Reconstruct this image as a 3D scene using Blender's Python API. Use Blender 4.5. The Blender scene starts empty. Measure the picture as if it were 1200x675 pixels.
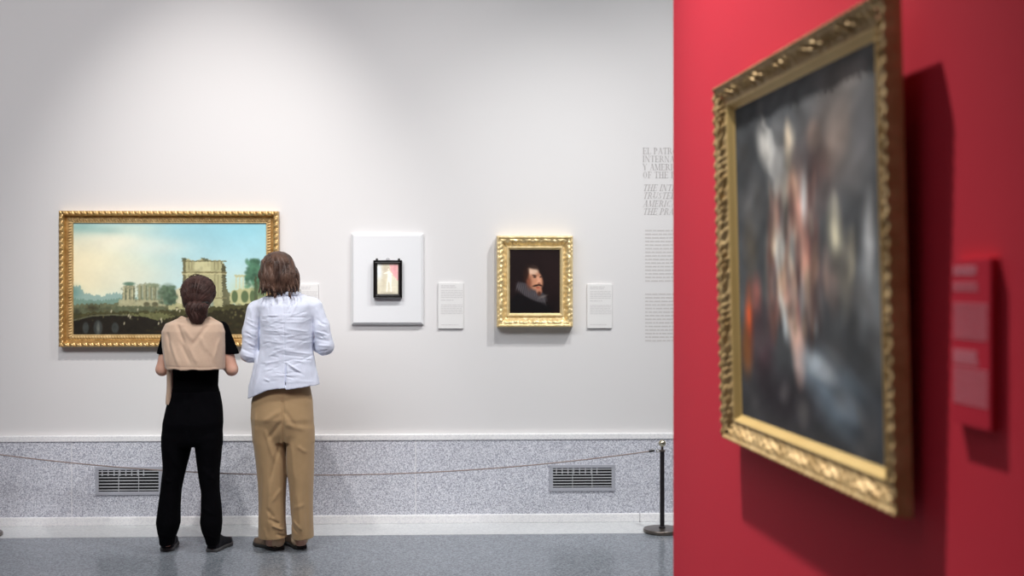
import bpy, math, random
import numpy as np
from mathutils import Vector
random.seed(7); RNG = np.random.RandomState(7)
col = bpy.context.scene.collection
scene = bpy.context.scene

# ------------------------------------------------------------------ camera geometry
FPX = 1400.0; CX = 600.0; HOR = 330.0; CAMZ = 1.55; TH = math.radians(2.1)
FW = np.array([math.sin(TH), math.cos(TH), 0.0]); RT = np.array([math.cos(TH), -math.sin(TH), 0.0]); UP = np.array([0, 0, 1.0])
CAM = np.array([0, 0, CAMZ])
def ray(px, py): return FW + RT * (px - CX) / FPX + UP * (HOR - py) / FPX
def at_y(px, py, Y):
    r = ray(px, py); return CAM + r * (Y / r[1])
def on_floor(px, py, z=0.0):
    r = ray(px, py); return CAM + r * ((z - CAMZ) / r[2])
def at_depth(px, py, t): return CAM + ray(px, py) * t
WALL_Y = 7.70

# ------------------------------------------------------------------ materials
def srgb(r, g, b):
    f = lambda c: (c / 255 / 12.92) if c / 255 <= 0.04045 else ((c / 255 + 0.055) / 1.055) ** 2.4
    return (f(r), f(g), f(b))
MATS = {}
def mat(name, color, rough=0.6, metal=0.0, spec=0.5, noise=None, bump=None, coat=0.0, sheen=0.0, sss=0.0, attr=None):
    """noise=(scale, amount, second colour), bump=(scale, strength, distance)"""
    if name in MATS: return MATS[name]
    m = bpy.data.materials.new(name); m.use_nodes = True; nt = m.node_tree
    b = nt.nodes['Principled BSDF']
    b.inputs['Base Color'].default_value = (*color, 1); b.inputs['Roughness'].default_value = rough
    b.inputs['Metallic'].default_value = metal; b.inputs['Specular IOR Level'].default_value = spec
    b.inputs['Coat Weight'].default_value = coat; b.inputs['Sheen Weight'].default_value = sheen
    if sss: b.inputs['Subsurface Weight'].default_value = sss; b.inputs['Subsurface Scale'].default_value = .01
    tc = nt.nodes.new('ShaderNodeTexCoord')
    if attr:
        a = nt.nodes.new('ShaderNodeAttribute'); a.attribute_name = attr
        nt.links.new(a.outputs['Color'], b.inputs['Base Color'])
    if noise:
        n = nt.nodes.new('ShaderNodeTexNoise'); n.inputs['Scale'].default_value = noise[0]; n.inputs['Detail'].default_value = 6
        r = nt.nodes.new('ShaderNodeValToRGB'); r.color_ramp.elements[0].position = 0.5 - noise[1]; r.color_ramp.elements[1].position = 0.5 + noise[1]
        r.color_ramp.elements[0].color = (*color, 1); r.color_ramp.elements[1].color = (*noise[2], 1)
        mp = nt.nodes.new('ShaderNodeMapping'); nt.links.new(tc.outputs['Object'], mp.inputs['Vector'])
        if len(noise) > 3: mp.inputs['Scale'].default_value = noise[3]
        nt.links.new(mp.outputs['Vector'], n.inputs['Vector']); nt.links.new(n.outputs['Fac'], r.inputs['Fac'])
        nt.links.new(r.outputs['Color'], b.inputs['Base Color'])
    if bump:
        n2 = nt.nodes.new('ShaderNodeTexNoise'); n2.inputs['Scale'].default_value = bump[0]; n2.inputs['Detail'].default_value = 5
        bp = nt.nodes.new('ShaderNodeBump'); bp.inputs['Strength'].default_value = bump[1]; bp.inputs['Distance'].default_value = bump[2]
        mp2 = nt.nodes.new('ShaderNodeMapping'); nt.links.new(tc.outputs['Object'], mp2.inputs['Vector'])
        if len(bump) > 3: mp2.inputs['Scale'].default_value = bump[3]
        nt.links.new(mp2.outputs['Vector'], n2.inputs['Vector'])
        nt.links.new(n2.outputs['Fac'], bp.inputs['Height']); nt.links.new(bp.outputs['Normal'], b.inputs['Normal'])
    MATS[name] = m; return m

def granite(name, base, dark, light, scale=170, rough=0.35, mix=(0.36, 0.5, 0.66)):
    m = bpy.data.materials.new(name); m.use_nodes = True; nt = m.node_tree; b = nt.nodes['Principled BSDF']
    tc = nt.nodes.new('ShaderNodeTexCoord')
    n = nt.nodes.new('ShaderNodeTexNoise'); n.inputs['Scale'].default_value = scale; n.inputs['Detail'].default_value = 3; n.inputs['Roughness'].default_value = .7
    v = nt.nodes.new('ShaderNodeTexVoronoi'); v.inputs['Scale'].default_value = scale * 0.8
    sep = nt.nodes.new('ShaderNodeSeparateColor')
    big = nt.nodes.new('ShaderNodeTexNoise'); big.inputs['Scale'].default_value = 1.6
    for t in (n, v, big): nt.links.new(tc.outputs['Object'], t.inputs['Vector'])
    nt.links.new(v.outputs['Color'], sep.inputs['Color'])
    mx = nt.nodes.new('ShaderNodeMath'); mx.operation = 'MULTIPLY_ADD'; mx.inputs[1].default_value = 0.42; 
    nt.links.new(sep.outputs['Red'], mx.inputs[0]); 
    mh = nt.nodes.new('ShaderNodeMath'); mh.operation = 'MULTIPLY'; mh.inputs[1].default_value = 0.58
    nt.links.new(n.outputs['Fac'], mh.inputs[0]); nt.links.new(mh.outputs[0], mx.inputs[2])
    r = nt.nodes.new('ShaderNodeValToRGB'); e = r.color_ramp.elements
    e[0].position = mix[0]; e[0].color = (*dark, 1); e[1].position = mix[2]; e[1].color = (*light, 1)
    k = e.new(mix[1]); k.color = (*base, 1)
    nt.links.new(mx.outputs[0], r.inputs['Fac'])
    mm = nt.nodes.new('ShaderNodeMix'); mm.data_type = 'RGBA'; mm.blend_type = 'MULTIPLY'; mm.inputs['Factor'].default_value = 0.25
    nt.links.new(r.outputs['Color'], mm.inputs[6]); nt.links.new(big.outputs['Fac'], mm.inputs[7])
    nt.links.new(mm.outputs[2], b.inputs['Base Color']); b.inputs['Roughness'].default_value = rough
    MATS[name] = m; return m

M_wall = mat('gallery_paint', (0.69, 0.68, 0.68), 0.85, spec=.2, noise=(1.2, 0.4, (0.68, 0.672, 0.674)), bump=(90, .06, .002))
M_grey = mat('grey_paint', (0.30, 0.29, 0.29), 0.8, spec=.2, bump=(60, .04, .002))  # unseen walls coloured darker grey to cut light bounced onto the red partition
M_red = mat("red_wall_paint", (0.62, 0.026, 0.050), 0.75, spec=.25, noise=(2, 0.4, (0.59, 0.024, 0.048)), bump=(120, .05, .001))
M_ceil = mat('ceiling_paint', (0.75, 0.75, 0.74), 0.9, noise=(3, .4, (0.72, .72, .71)))
M_gran = granite('speckled_granite', (0.66, 0.68, 0.76), (0.34, 0.35, 0.42), (0.88, 0.89, 0.95), 280)
M_ledge = granite('white_marble', (0.95, 0.95, 0.96), (0.84, 0.84, 0.87), (0.97, 0.97, 0.98), 180, .35)
M_border = granite('pale_floor_marble', (0.70, 0.72, 0.73), (0.62, 0.64, 0.66), (0.76, 0.78, 0.79), 110, .3)
M_floor = granite('grey_terrazzo_floor', (0.24, 0.265, 0.30), (0.16, 0.185, 0.21), (0.33, 0.36, 0.40), 150, .2)
M_grout = mat('panel_joint', (0.82, 0.82, 0.84), .7, noise=(20, .3, (.78, .78, .8)))

# ------------------------------------------------------------------ object helpers
def tag(o, label=None, cat=None, group=None, kind=None):
    if label: o['label'] = label
    if cat: o['category'] = cat
    if group: o['group'] = group
    if kind: o['kind'] = kind
    return o
def empty(name, loc):
    o = bpy.data.objects.new(name, None); col.objects.link(o); o.location = loc; o.empty_display_size = .1; return o
def link(name, me, m, parent=None, loc=None):
    o = bpy.data.objects.new(name, me); col.objects.link(o)
    if m is not None: me.materials.append(m)
    if parent: o.parent = parent
    if loc is not None: o.location = loc
    return o
def np_mesh(name, V, Fq, smooth=True, colors=None):
    """V (n,3); Fq list of arrays of faces (each (m,k))"""
    me = bpy.data.meshes.new(name); V = np.asarray(V, dtype=np.float32)
    me.vertices.add(len(V)); me.vertices.foreach_set('co', V.ravel())
    if not isinstance(Fq, list): Fq = [Fq]
    Fq = [np.asarray(f, dtype=np.int32) for f in Fq if len(f)]
    loops = np.concatenate([f.ravel() for f in Fq]); tot = np.concatenate([np.full(len(f), f.shape[1]) for f in Fq]).astype(np.int32)
    st = np.concatenate([[0], np.cumsum(tot)[:-1]]).astype(np.int32)
    me.loops.add(len(loops)); me.loops.foreach_set('vertex_index', loops)
    me.polygons.add(len(tot)); me.polygons.foreach_set('loop_start', st)
    me.update(calc_edges=True); me.validate()
    me.polygons.foreach_set('use_smooth', np.full(len(me.polygons), smooth))
    if colors is not None:
        a = me.color_attributes.new('paint', 'FLOAT_COLOR', 'POINT')
        a.data.foreach_set('color', np.concatenate([colors, np.ones((len(colors), 1))], 1).astype(np.float32).ravel())
    return me
class MB:
    """collects simple solids into one mesh"""
    def __init__(s): s.v = []; s.f = []
    def box(s, x0, x1, y0, y1, z0, z1, bev=0):
        n = len(s.v)
        if bev <= 0:
            s.v += [(x, y, z) for z in (z0, z1) for y in (y0, y1) for x in (x0, x1)]
            s.f += [[n + i for i in q] for q in ((0, 2, 3, 1), (4, 5, 7, 6), (0, 1, 5, 4), (2, 6, 7, 3), (0, 4, 6, 2), (1, 3, 7, 5))]
            return
        # chamfered slab: all edges cut by bev
        import bmesh
        bm = bmesh.new(); bmesh.ops.create_cube(bm, size=1)
        for v in bm.verts: v.co = Vector(((x0 + x1) / 2 + v.co.x * (x1 - x0), (y0 + y1) / 2 + v.co.y * (y1 - y0), (z0 + z1) / 2 + v.co.z * (z1 - z0)))
        bmesh.ops.bevel(bm, geom=bm.edges[:], offset=bev, segments=2, profile=.6, affect='EDGES')
        bm.verts.index_update()
        s.v += [tuple(v.co) for v in bm.verts]; s.f += [[n + v.index for v in f.verts] for f in bm.faces]; bm.free()
    def tube(s, pts, r, seg=10, caps=True):
        pts = [np.array(p, float) for p in pts]; n0 = len(s.v)
        rs = r if hasattr(r, '__len__') else [r] * len(pts)
        for i, p in enumerate(pts):
            d = pts[min(i + 1, len(pts) - 1)] - pts[max(i - 1, 0)]; d /= (np.linalg.norm(d) + 1e-9)
            a = np.cross(d, [0, 0, 1.0]) if abs(d[2]) < .9 else np.cross(d, [0, 1.0, 0]); a /= np.linalg.norm(a); b = np.cross(d, a)
            for k in range(seg):
                t = 2 * math.pi * k / seg; s.v.append(tuple(p + rs[i] * (a * math.cos(t) + b * math.sin(t))))
        for i in range(len(pts) - 1):
            for k in range(seg):
                a0 = n0 + i * seg + k; a1 = n0 + i * seg + (k + 1) % seg; s.f.append([a0, a1, a1 + seg, a0 + seg])
        if caps:
            s.f.append([n0 + k for k in range(seg)][::-1]); s.f.append([n0 + (len(pts) - 1) * seg + k for k in range(seg)])
    def lathe(s, prof, c=(0, 0, 0), seg=40):
        n0 = len(s.v)
        for r, z in prof:
            for k in range(seg):
                t = 2 * math.pi * k / seg; s.v.append((c[0] + r * math.cos(t), c[1] + r * math.sin(t), c[2] + z))
        for i in range(len(prof) - 1):
            for k in range(seg):
                a0 = n0 + i * seg + k; a1 = n0 + i * seg + (k + 1) % seg; s.f.append([a0, a1, a1 + seg, a0 + seg])
        s.f.append([n0 + k for k in range(seg)][::-1]); s.f.append([n0 + (len(prof) - 1) * seg + k for k in range(seg)])
    def build(s, name, m, parent=None, smooth=False, loc=None):
        me = bpy.data.meshes.new(name); me.from_pydata([tuple(map(float, v)) for v in s.v], [], s.f); me.update()
        if smooth:
            me.polygons.foreach_set('use_smooth', [len(p.vertices) < 9 for p in me.polygons])
            try: me.set_sharp_from_angle(angle=math.radians(40))
            except Exception: pass
        return link(name, me, m, parent, loc)

# ------------------------------------------------------------------ signed distance figures
def smin(a, b, k):
    if k <= 0: return np.minimum(a, b)
    h = np.clip(.5 + .5 * (b - a) / k, 0, 1); return b * (1 - h) + a * h - k * h * (1 - h)
class Field:
    def __init__(s, lo, hi, h):
        s.lo = np.array(lo, float); s.h = h; n = np.ceil((np.array(hi) - s.lo) / h).astype(int) + 1; s.n = n
        s.ax = [s.lo[i] + h * np.arange(n[i]) for i in range(3)]; s.F = np.full(n, .5)
    def crop(s, lo, hi):
        sl = []
        for i in range(3):
            a = int(max(0, math.floor((lo[i] - s.lo[i]) / s.h))); b = int(min(s.n[i], math.ceil((hi[i] - s.lo[i]) / s.h) + 1)); sl.append(slice(a, max(a, b)))
        sl = tuple(sl); X, Y, Z = np.meshgrid(*[s.ax[i][sl[i]] for i in range(3)], indexing='ij'); return sl, X, Y, Z
    def add(s, fn, lo, hi, k=0.0, cut=False):
        sl, X, Y, Z = s.crop(np.array(lo) - .06, np.array(hi) + .06)
        if X.size == 0: return
        d = fn(X, Y, Z); s.F[sl] = np.maximum(s.F[sl], -d) if cut else smin(s.F[sl], d, k)
    def capsule(s, pts, rs, k=.02, flat=None, cut=False):
        for i in range(len(pts) - 1):
            a = np.array(pts[i], float); b = np.array(pts[i + 1], float); ra, rb = rs[i], rs[i + 1]; R = max(ra, rb)
            def fn(X, Y, Z, a=a, b=b, ra=ra, rb=rb):
                ab = b - a; t = np.clip(((X - a[0]) * ab[0] + (Y - a[1]) * ab[1] + (Z - a[2]) * ab[2]) / (ab @ ab + 1e-12), 0, 1)
                return np.sqrt((X - a[0] - t * ab[0]) ** 2 + (Y - a[1] - t * ab[1]) ** 2 + (Z - a[2] - t * ab[2]) ** 2) - (ra + (rb - ra) * t)
            s.add(fn, np.minimum(a, b) - R, np.maximum(a, b) + R, k, cut)
    def ellipsoid(s, c, r, R=None, k=.02, cut=False):
        c = np.array(c, float); r = np.array(r, float); Rm = np.eye(3) if R is None else R
        def fn(X, Y, Z):
            q = [Rm[0, i] * (X - c[0]) + Rm[1, i] * (Y - c[1]) + Rm[2, i] * (Z - c[2]) for i in range(3)]
            k0 = np.sqrt(sum((q[i] / r[i]) ** 2 for i in range(3))); k1 = np.sqrt(sum((q[i] / r[i] ** 2) ** 2 for i in range(3))) + 1e-9
            return k0 * (k0 - 1) / k1
        m = r.max(); s.add(fn, c - m, c + m, k, cut)
    def loft(s, keys, k=.02, cut=False, p=2.0):
        """keys: (z, xl, xr, yc, ry) bottom to top"""
        K = np.array(sorted(keys), float); z0, z1 = K[0, 0], K[-1, 0]
        zs = np.linspace(z0, z1, 200); C = [np.interp(zs, K[:, 0], K[:, i]) for i in range(1, 5)]
        w = 9; ker = np.hanning(w + 2)[1:-1]; ker /= ker.sum()
        C = [np.convolve(np.pad(c, w // 2, mode='edge'), ker, 'valid') for c in C]
        def fn(X, Y, Z):
            xl, xr, yc, ry = [np.interp(Z[0, 0, :], zs, c)[None, None, :] for c in C]
            rx = (xr - xl) / 2; cx = (xr + xl) / 2
            rho = (np.abs((X - cx) / rx) ** p + np.abs((Y - yc) / ry) ** p) ** (1 / p)
            d = (rho - 1) * np.minimum(rx, ry)
            return np.maximum(d, np.maximum(Z - z1, z0 - Z))
        s.add(fn, (K[:, 1].min(), (K[:, 3] - K[:, 4]).min(), z0), (K[:, 2].max(), (K[:, 3] + K[:, 4]).max(), z1), k, cut)
    def displace(s, fn):
        X, Y, Z = np.meshgrid(*s.ax, indexing='ij'); s.F = s.F + fn(X, Y, Z)
    def mesh(s, name, m, parent, origin, smooth_it=2):
        F = s.F.copy(); F[0] = F[-1] = .5; F[:, 0] = F[:, -1] = .5; F[:, :, 0] = F[:, :, -1] = .5
        I = F < 0
        c = sum(I[a:F.shape[0] - 1 + a, b:F.shape[1] - 1 + b, d:F.shape[2] - 1 + d].astype(np.int8) for a in (0, 1) for b in (0, 1) for d in (0, 1))
        act = (c > 0) & (c < 8); ijk = np.argwhere(act); idx = np.full(act.shape, -1, np.int64); idx[act] = np.arange(len(ijk))
        P = np.zeros((len(ijk), 3)); W = np.zeros(len(ijk)); i, j, k = ijk.T
        cs = [(a, b, d) for a in (0, 1) for b in (0, 1) for d in (0, 1)]
        for u in cs:
            for v in cs:
                if sum(abs(u[q] - v[q]) for q in range(3)) == 1 and u < v:
                    fa = F[i + u[0], j + u[1], k + u[2]]; fb = F[i + v[0], j + v[1], k + v[2]]; mk = (fa < 0) != (fb < 0)
                    t = np.where(mk, fa / np.where(mk, fa - fb, 1), 0)
                    for q in range(3): P[:, q] += np.where(mk, u[q] + t * (v[q] - u[q]), 0)
                    W += mk
        P = (P / W[:, None] + ijk) * s.h + s.lo
        quads = []
        for ax in range(3):
            A = np.moveaxis(I, ax, 0); N = np.moveaxis(idx, ax, 0)
            ch = A[:-1] != A[1:]; ch = ch[:, 1:-1, 1:-1]; e = np.argwhere(ch); a, b, d = e[:, 0], e[:, 1] + 1, e[:, 2] + 1
            q = np.stack([N[a, b - 1, d - 1], N[a, b, d - 1], N[a, b, d], N[a, b - 1, d]], 1)
            flip = A[a, b, d] ^ (ax == 1); q[~flip] = q[~flip][:, ::-1]; quads.append(q)
        Q = np.concatenate(quads); Q = Q[(Q >= 0).all(1)]
        E = np.concatenate([Q[:, [0, 1]], Q[:, [1, 2]], Q[:, [2, 3]], Q[:, [3, 0]]])
        for _ in range(smooth_it):
            S = np.zeros_like(P); cnt = np.zeros(len(P))
            for q in range(3): S[:, q] = np.bincount(E[:, 0], P[E[:, 1], q], len(P)) + np.bincount(E[:, 1], P[E[:, 0], q], len(P))
            cnt = np.bincount(E[:, 0], minlength=len(P)) + np.bincount(E[:, 1], minlength=len(P))
            P = .5 * P + .5 * S / cnt[:, None]
        me = np_mesh(name, P - np.array(origin), Q); return link(name, me, m, parent)
def seg_wrinkle(X, Z, segs):
    """segs: (x0,z0,x1,z1,width,amp); + amp raises the cloth"""
    D = np.zeros_like(X)
    for x0, z0, x1, z1, w, a in segs:
        dx, dz = x1 - x0, z1 - z0; L2 = dx * dx + dz * dz
        t = ((X - x0) * dx + (Z - z0) * dz) / L2; tc = np.clip(t, 0, 1)
        d = np.sqrt((X - x0 - tc * dx) ** 2 + (Z - z0 - tc * dz) ** 2)
        D -= a * np.exp(-(d / w) ** 2) * np.clip(1.15 - abs(2 * tc - 1) ** 3, 0, 1)
    return D
def wob(X, Y, Z, f, seed, amp, st=(1, 1, 1)):
    r = np.random.RandomState(seed); o = 0
    for _ in range(7):
        v = r.normal(size=3); v /= np.linalg.norm(v); v = v * np.array(st) * f * r.uniform(.6, 1.5)
        o = o + np.sin(v[0] * X + v[1] * Y + v[2] * Z + r.uniform(0, 6.28) + 1.3 * np.sin(.6 * (v[1] * X - v[2] * Y + v[0] * Z)))
    return amp * o / 3.0

# ------------------------------------------------------------------ little painter (oil paintings as colour on the canvas mesh)
class Paint:
    def __init__(s, X, Y, bg):
        s.X, s.Y = X, Y; s.C = np.ones(X.shape + (3,)) * np.array(bg, float)
    def put(s, mask, c, a=1.0):
        m = (np.clip(mask, 0, 1) * a)[..., None]; s.C = s.C * (1 - m) + np.array(c, float) * m
    def blob(s, cx, cy, rx, ry, c, a=1.0, rot=0, soft=.3):
        t = math.radians(rot); x = s.X - cx; y = s.Y - cy; u = x * math.cos(t) + y * math.sin(t); v = -x * math.sin(t) + y * math.cos(t)
        d = np.sqrt((u / rx) ** 2 + (v / ry) ** 2); s.put((1 + soft - d) / (2 * soft), c, a)
    def glow(s, cx, cy, rx, ry, c, a=1.0): s.put(np.exp(-((s.X - cx) / rx) ** 2 - ((s.Y - cy) / ry) ** 2), c, a)
    def poly(s, pts, c, a=1.0, jag=0, jf=.2):
        X = s.X + jag * np.sin(s.Y * jf + 2 * np.sin(s.Y * jf * 2.3)); Y = s.Y + jag * np.sin(s.X * jf * 1.3 + 1.7 * np.sin(s.X * jf * 2.9))
        ins = np.zeros(X.shape, bool)
        for i in range(len(pts)):
            x0, y0 = pts[i]; x1, y1 = pts[(i + 1) % len(pts)]
            if y0 == y1: continue
            ins ^= ((Y > y0) != (Y > y1)) & (X < (x1 - x0) * (Y - y0) / (y1 - y0) + x0)
        s.put(ins.astype(float), c, a)
    def grain(s, sx, sy, amp, seed=1):
        r = np.random.RandomState(seed); o = 0
        for _ in range(10):
            a, b, p = r.normal() * sx, r.normal() * sy, r.uniform(0, 6.28); o = o + np.sin(a * s.X + b * s.Y + p + 2 * np.sin(b * .7 * s.X - a * .7 * s.Y))
        s.C = np.clip(s.C * (1 + amp * o[..., None] / 3), 0, 255)
    def soften(s, n=1):
        for _ in range(n):
            P = np.pad(s.C, ((1, 1), (1, 1), (0, 0)), mode='edge')
            s.C = (P[1:-1, 1:-1] * 4 + P[:-2, 1:-1] + P[2:, 1:-1] + P[1:-1, :-2] + P[1:-1, 2:]) / 8
    def linear(s, gain=1.0):
        c = np.clip(s.C, 0, 255) / 255; l = np.where(c <= .04045, c / 12.92, ((c + .055) / 1.055) ** 2.4); return (l * gain).reshape(-1, 3)
def canvas_mesh(name, w, h, nx, ny, paint_fn, rel=.0006):
    """vertical canvas, local x in [0,w], z in [0,h], facing -y"""
    us = np.linspace(0, 1, nx); vs = np.linspace(0, 1, ny); U, Vv = np.meshgrid(us, vs)
    colr = paint_fn(U, 1 - Vv); rr = RNG.normal(size=U.shape) * rel * .06
    V = np.stack([U * w, rr, Vv * h], -1).reshape(-1, 3)
    i = np.arange(ny - 1)[:, None] * nx + np.arange(nx - 1)[None]; Q = np.stack([i, i + 1, i + nx + 1, i + nx], -1).reshape(-1, 4)
    # solid back
    n = len(V); V = np.concatenate([V, [[0, .015, 0], [w, .015, 0], [w, .015, h], [0, .015, h]]]); colr = np.concatenate([colr, np.full((4, 3), .25)])
    Q2 = np.array([[n + 1, n, n + 3, n + 2], [0, n, n + 1, nx - 1], [nx - 1, n + 1, n + 2, nx * ny - 1], [nx * ny - 1, n + 2, n + 3, nx * (ny - 1)], [nx * (ny - 1), n + 3, n, 0]])
    return np_mesh(name, V, [np.concatenate([Q, Q2])], True, colr)
def varnish(name, rough=.38, spec=.35):
    return mat(name, (.8, .8, .8), rough, spec=spec, attr='paint', bump=(400, .05, .001))

# frame built as a mitred relief: profile(v, s) -> height out of the wall
def frame_mesh(name, w, h, rail_w, rail_h, prof, du=.004, v0=0.0, v1=1.0, nv=30, back=0.0, close=True):
    """outer size w x h; rails rail_w (sides) and rail_h (top, bottom). prof(v,s,side) -> out distance; v 0 outer .. 1 inner. local: x 0..w, z 0..h, out is -y"""
    Vs = []; Qs = []; n0 = 0
    vv = np.linspace(v0, v1, nv)
    for side in range(4):
        L = w if side in (0, 2) else h; rl = rail_w if side in (0, 2) else rail_h; rd = rail_h if side in (0, 2) else rail_w
        nu = max(8, int(L / du)); tt = np.linspace(0, 1, nu)
        T, VV = np.meshgrid(tt, vv, indexing='ij')
        sl = VV * rl; S = sl + T * (L - 2 * sl)
        H = prof(VV, S, side, L)
        D = VV * rd
        # closing rows: outer wall and inner wall down to back
        S = np.concatenate([S[:, :1], S, S[:, -1:]], 1); D = np.concatenate([D[:, :1], D, D[:, -1:]], 1)
        H = np.concatenate([np.full((nu, 1), back), H, np.full((nu, 1), back)], 1)
        if side == 0: x, z = S, D
        elif side == 1: x, z = w - D, S
        elif side == 2: x, z = w - S, h - D
        else: x, z = D, h - S
        V = np.stack([x, -H, z], -1); k = V.shape[1]
        i = np.arange(nu - 1)[:, None] * k + np.arange(k - 1)[None] + n0
        Qs.append(np.stack([i, i + k, i + k + 1, i + 1], -1).reshape(-1, 4)); Vs.append(V.reshape(-1, 3)); n0 += nu * k
    return np_mesh(name, np.concatenate(Vs), [np.concatenate(Qs)])
def ss(a, b, x): t = np.clip((x - a) / (b - a), 0, 1); return t * t * (3 - 2 * t)
def bumpf(c, w, x): return np.sqrt(np.clip(1 - ((x - c) / w) ** 2, 0, 1))

# ================================================================== THE ROOM
RX0, RX1, RY0, CEIL = -6.0, 6.5, -4.0, 5.4
def struct(name, mb, m):
    o = mb.build(name, m); o['kind'] = 'structure'; return o
b = MB(); b.box(RX0 - .2, RX1 + .2, RY0 - .2, 7.9, -.2, 0); struct('floor', b, M_floor)
b = MB(); b.box(RX0 - .2, RX1 + .2, RY0 - .2, 7.9, CEIL, CEIL + .2); struct('ceiling', b, M_ceil)
b = MB(); b.box(RX0 - .2, RX1 + .2, WALL_Y, 7.9, 0, CEIL); struct('wall_back', b, M_wall)
b = MB(); b.box(RX0 - .2, RX0, RY0, WALL_Y, 0, CEIL); struct('wall_left', b, M_grey)
b = MB(); b.box(RX1, RX1 + .2, RY0, WALL_Y, 0, CEIL); struct('wall_right', b, M_grey)
b = MB(); b.box(RX0 - .2, RX1 + .2, RY0 - .2, RY0, 0, CEIL); struct('wall_front', b, M_grey)
# floor border of pale marble (flush inlay, 1.5 mm proud)
yb = on_floor(490, 627)[1]
b = MB(); b.box(RX0, RX1, yb, WALL_Y - .04, -.05, .0015); o = b.build('floor_border', M_border); o['kind'] = 'structure'
# granite dado: slabs, ledge, skirting
PAN_Y = WALL_Y - .03; SK_Y = WALL_Y - .045
zt = at_y(490, 508.7, WALL_Y - .02)[2]; zl = at_y(490, 516.3, WALL_Y - .05)[2]; zs = at_y(490, 603.5, SK_Y)[2]
seams = [RX0, at_y(-320, 560, PAN_Y)[0], at_y(84, 560, PAN_Y)[0], at_y(487, 560, PAN_Y)[0], at_y(890, 560, PAN_Y)[0], at_y(1293, 560, PAN_Y)[0], RX1]
b = MB()
for i in range(len(seams) - 1): b.box(seams[i] + .003, seams[i + 1] - .003, PAN_Y, WALL_Y, 0, zl + .01)
struct('trim_1', b, M_gran)
b = MB(); b.box(RX0, RX1, PAN_Y + .0025, WALL_Y, 0, zl); struct('trim_2', b, M_grout)
b = MB(); b.box(RX0, RX1, WALL_Y - .037, WALL_Y, zl, zt, bev=.005); struct('trim_3', b, M_ledge)
b = MB(); js = [RX0, at_y(-60, 608, SK_Y)[0], at_y(750, 608, SK_Y)[0], RX1]
for i in range(3): b.box(js[i] + .001, js[i + 1] - .001, SK_Y, WALL_Y, 0, zs, bev=.008)
struct('baseboard_back', b, M_ledge)

# red partition on the right, running away from the camera
T_END = 4.0; S_END = 789 - 450.0
def red_depth(px): return T_END * S_END / (px - 450.0)
Pe = at_depth(789, 330, T_END); Pn = at_depth(1200, 330, red_depth(1200))
DU = Pn - Pe; DU[2] = 0; DU /= np.linalg.norm(DU)            # along the wall, towards the camera
NO = np.array([-DU[1], DU[0], 0.0]);                          # out of the wall towards the camera's side
if (CAM - Pe) @ NO < 0: NO = -NO
P0 = np.array([Pe[0], Pe[1], 0.0])
def red_hit(px, py, off=0.0):
    r = ray(px, py); t = ((P0 + NO * off - CAM) @ NO) / (r @ NO); p = CAM + r * t; return p, (p - P0) @ DU, p[2]
ANG = math.atan2(-DU[0], -DU[1])
b = MB(); Lw = 6.2
vs = []
for u, n in ((0, 0), (Lw, 0), (Lw, -.32), (0, -.32)):
    p = P0 + DU * u + NO * n; vs.append(p)
for z in (0, CEIL): b.v += [(p[0], p[1], z) for p in vs]
b.f += [[0, 1, 2, 3], [7, 6, 5, 4], [0, 4, 5, 1], [1, 5, 6, 2], [2, 6, 7, 3], [3, 7, 4, 0]]
o = struct('wall_partition', b, M_red)
bpy.context.view_layer.update()
import bmesh
bm = bmesh.new(); bm.from_mesh(o.data); bmesh.ops.recalc_face_normals(bm, faces=bm.faces); bm.to_mesh(o.data); bm.free()

# ================================================================== FRAMED PAINTINGS ON THE BACK WALL
M_gold = mat('gilded_wood', (0.78, 0.56, 0.27), .36, metal=.75, noise=(35, .25, (0.50, 0.31, 0.11)), bump=(160, .25, .002))
M_goldlight = mat('pale_gilding', (0.88, 0.72, 0.42), .45, metal=.5, noise=(30, .25, (0.74, 0.55, 0.25)), bump=(140, .2, .002))
M_golddark = mat('worn_gilding', (0.55, 0.33, 0.10), .42, metal=.85, noise=(45, .2, (0.34, 0.19, 0.06)), bump=(200, .3, .002))
M_goldbeige = mat('aged_gilding', (0.62, 0.45, 0.22), .6, metal=.3, noise=(18, .25, (0.40, 0.25, 0.09)), bump=(120, .3, .003))
def rect_on_wall(x0, x1, y0, y1, off):
    p = at_y(x0, y1, WALL_Y - off); q = at_y(x1, y0, WALL_Y - off)
    return p[0], q[0], p[2], q[2]
def wall_thing(name, x0, x1, y0, y1, off, label, cat, group=None):
    X0, X1, Z0, Z1 = rect_on_wall(x0, x1, y0, y1, off)
    r = empty(name, (X0, WALL_Y, Z0)); tag(r, label, cat, group); return r, X1 - X0, Z1 - Z0

# ---- wide landscape with a ruined arch
r, W, H = wall_thing('framed_painting', 69, 325.8, 247.5, 406.5, .05, 'wide landscape oil painting with ruined stone arch in twisted gold frame, behind the two visitors', 'painting')
rail = 15.0 * W / 256.8; railh = 14.2 * W / 256.8
def prof_land(v, s, side, L):
    base = .050 - .022 * ss(.35, .5, v) - .006 * ss(.6, .62, v)
    rope = bumpf(.17, .17, v) * (.010 + .007 * np.sin(s * 2 * math.pi / .038 + (v - .17) * 9))
    g = bumpf(.47, .12, v) * (-.010)
    bead = bumpf(.76, .13, v) * (.007 + .004 * np.sin(s * 2 * math.pi / .020 + (v - .76) * 6))
    lip = ss(.90, .93, v) * .002
    return base + rope + g + bead + lip
me = frame_mesh('frame', W, H, rail, railh, prof_land, .0035, 0, .62, 26, .0)
fr = link('frame', me, M_gold, r)
def prof_inner(v, s, side, L):
    return .021 + bumpf(.76, .13, v) * (.007 + .004 * np.sin(s * 2 * math.pi / .018 + (v - .76) * 6)) + bumpf(.94, .05, v) * .004
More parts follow.
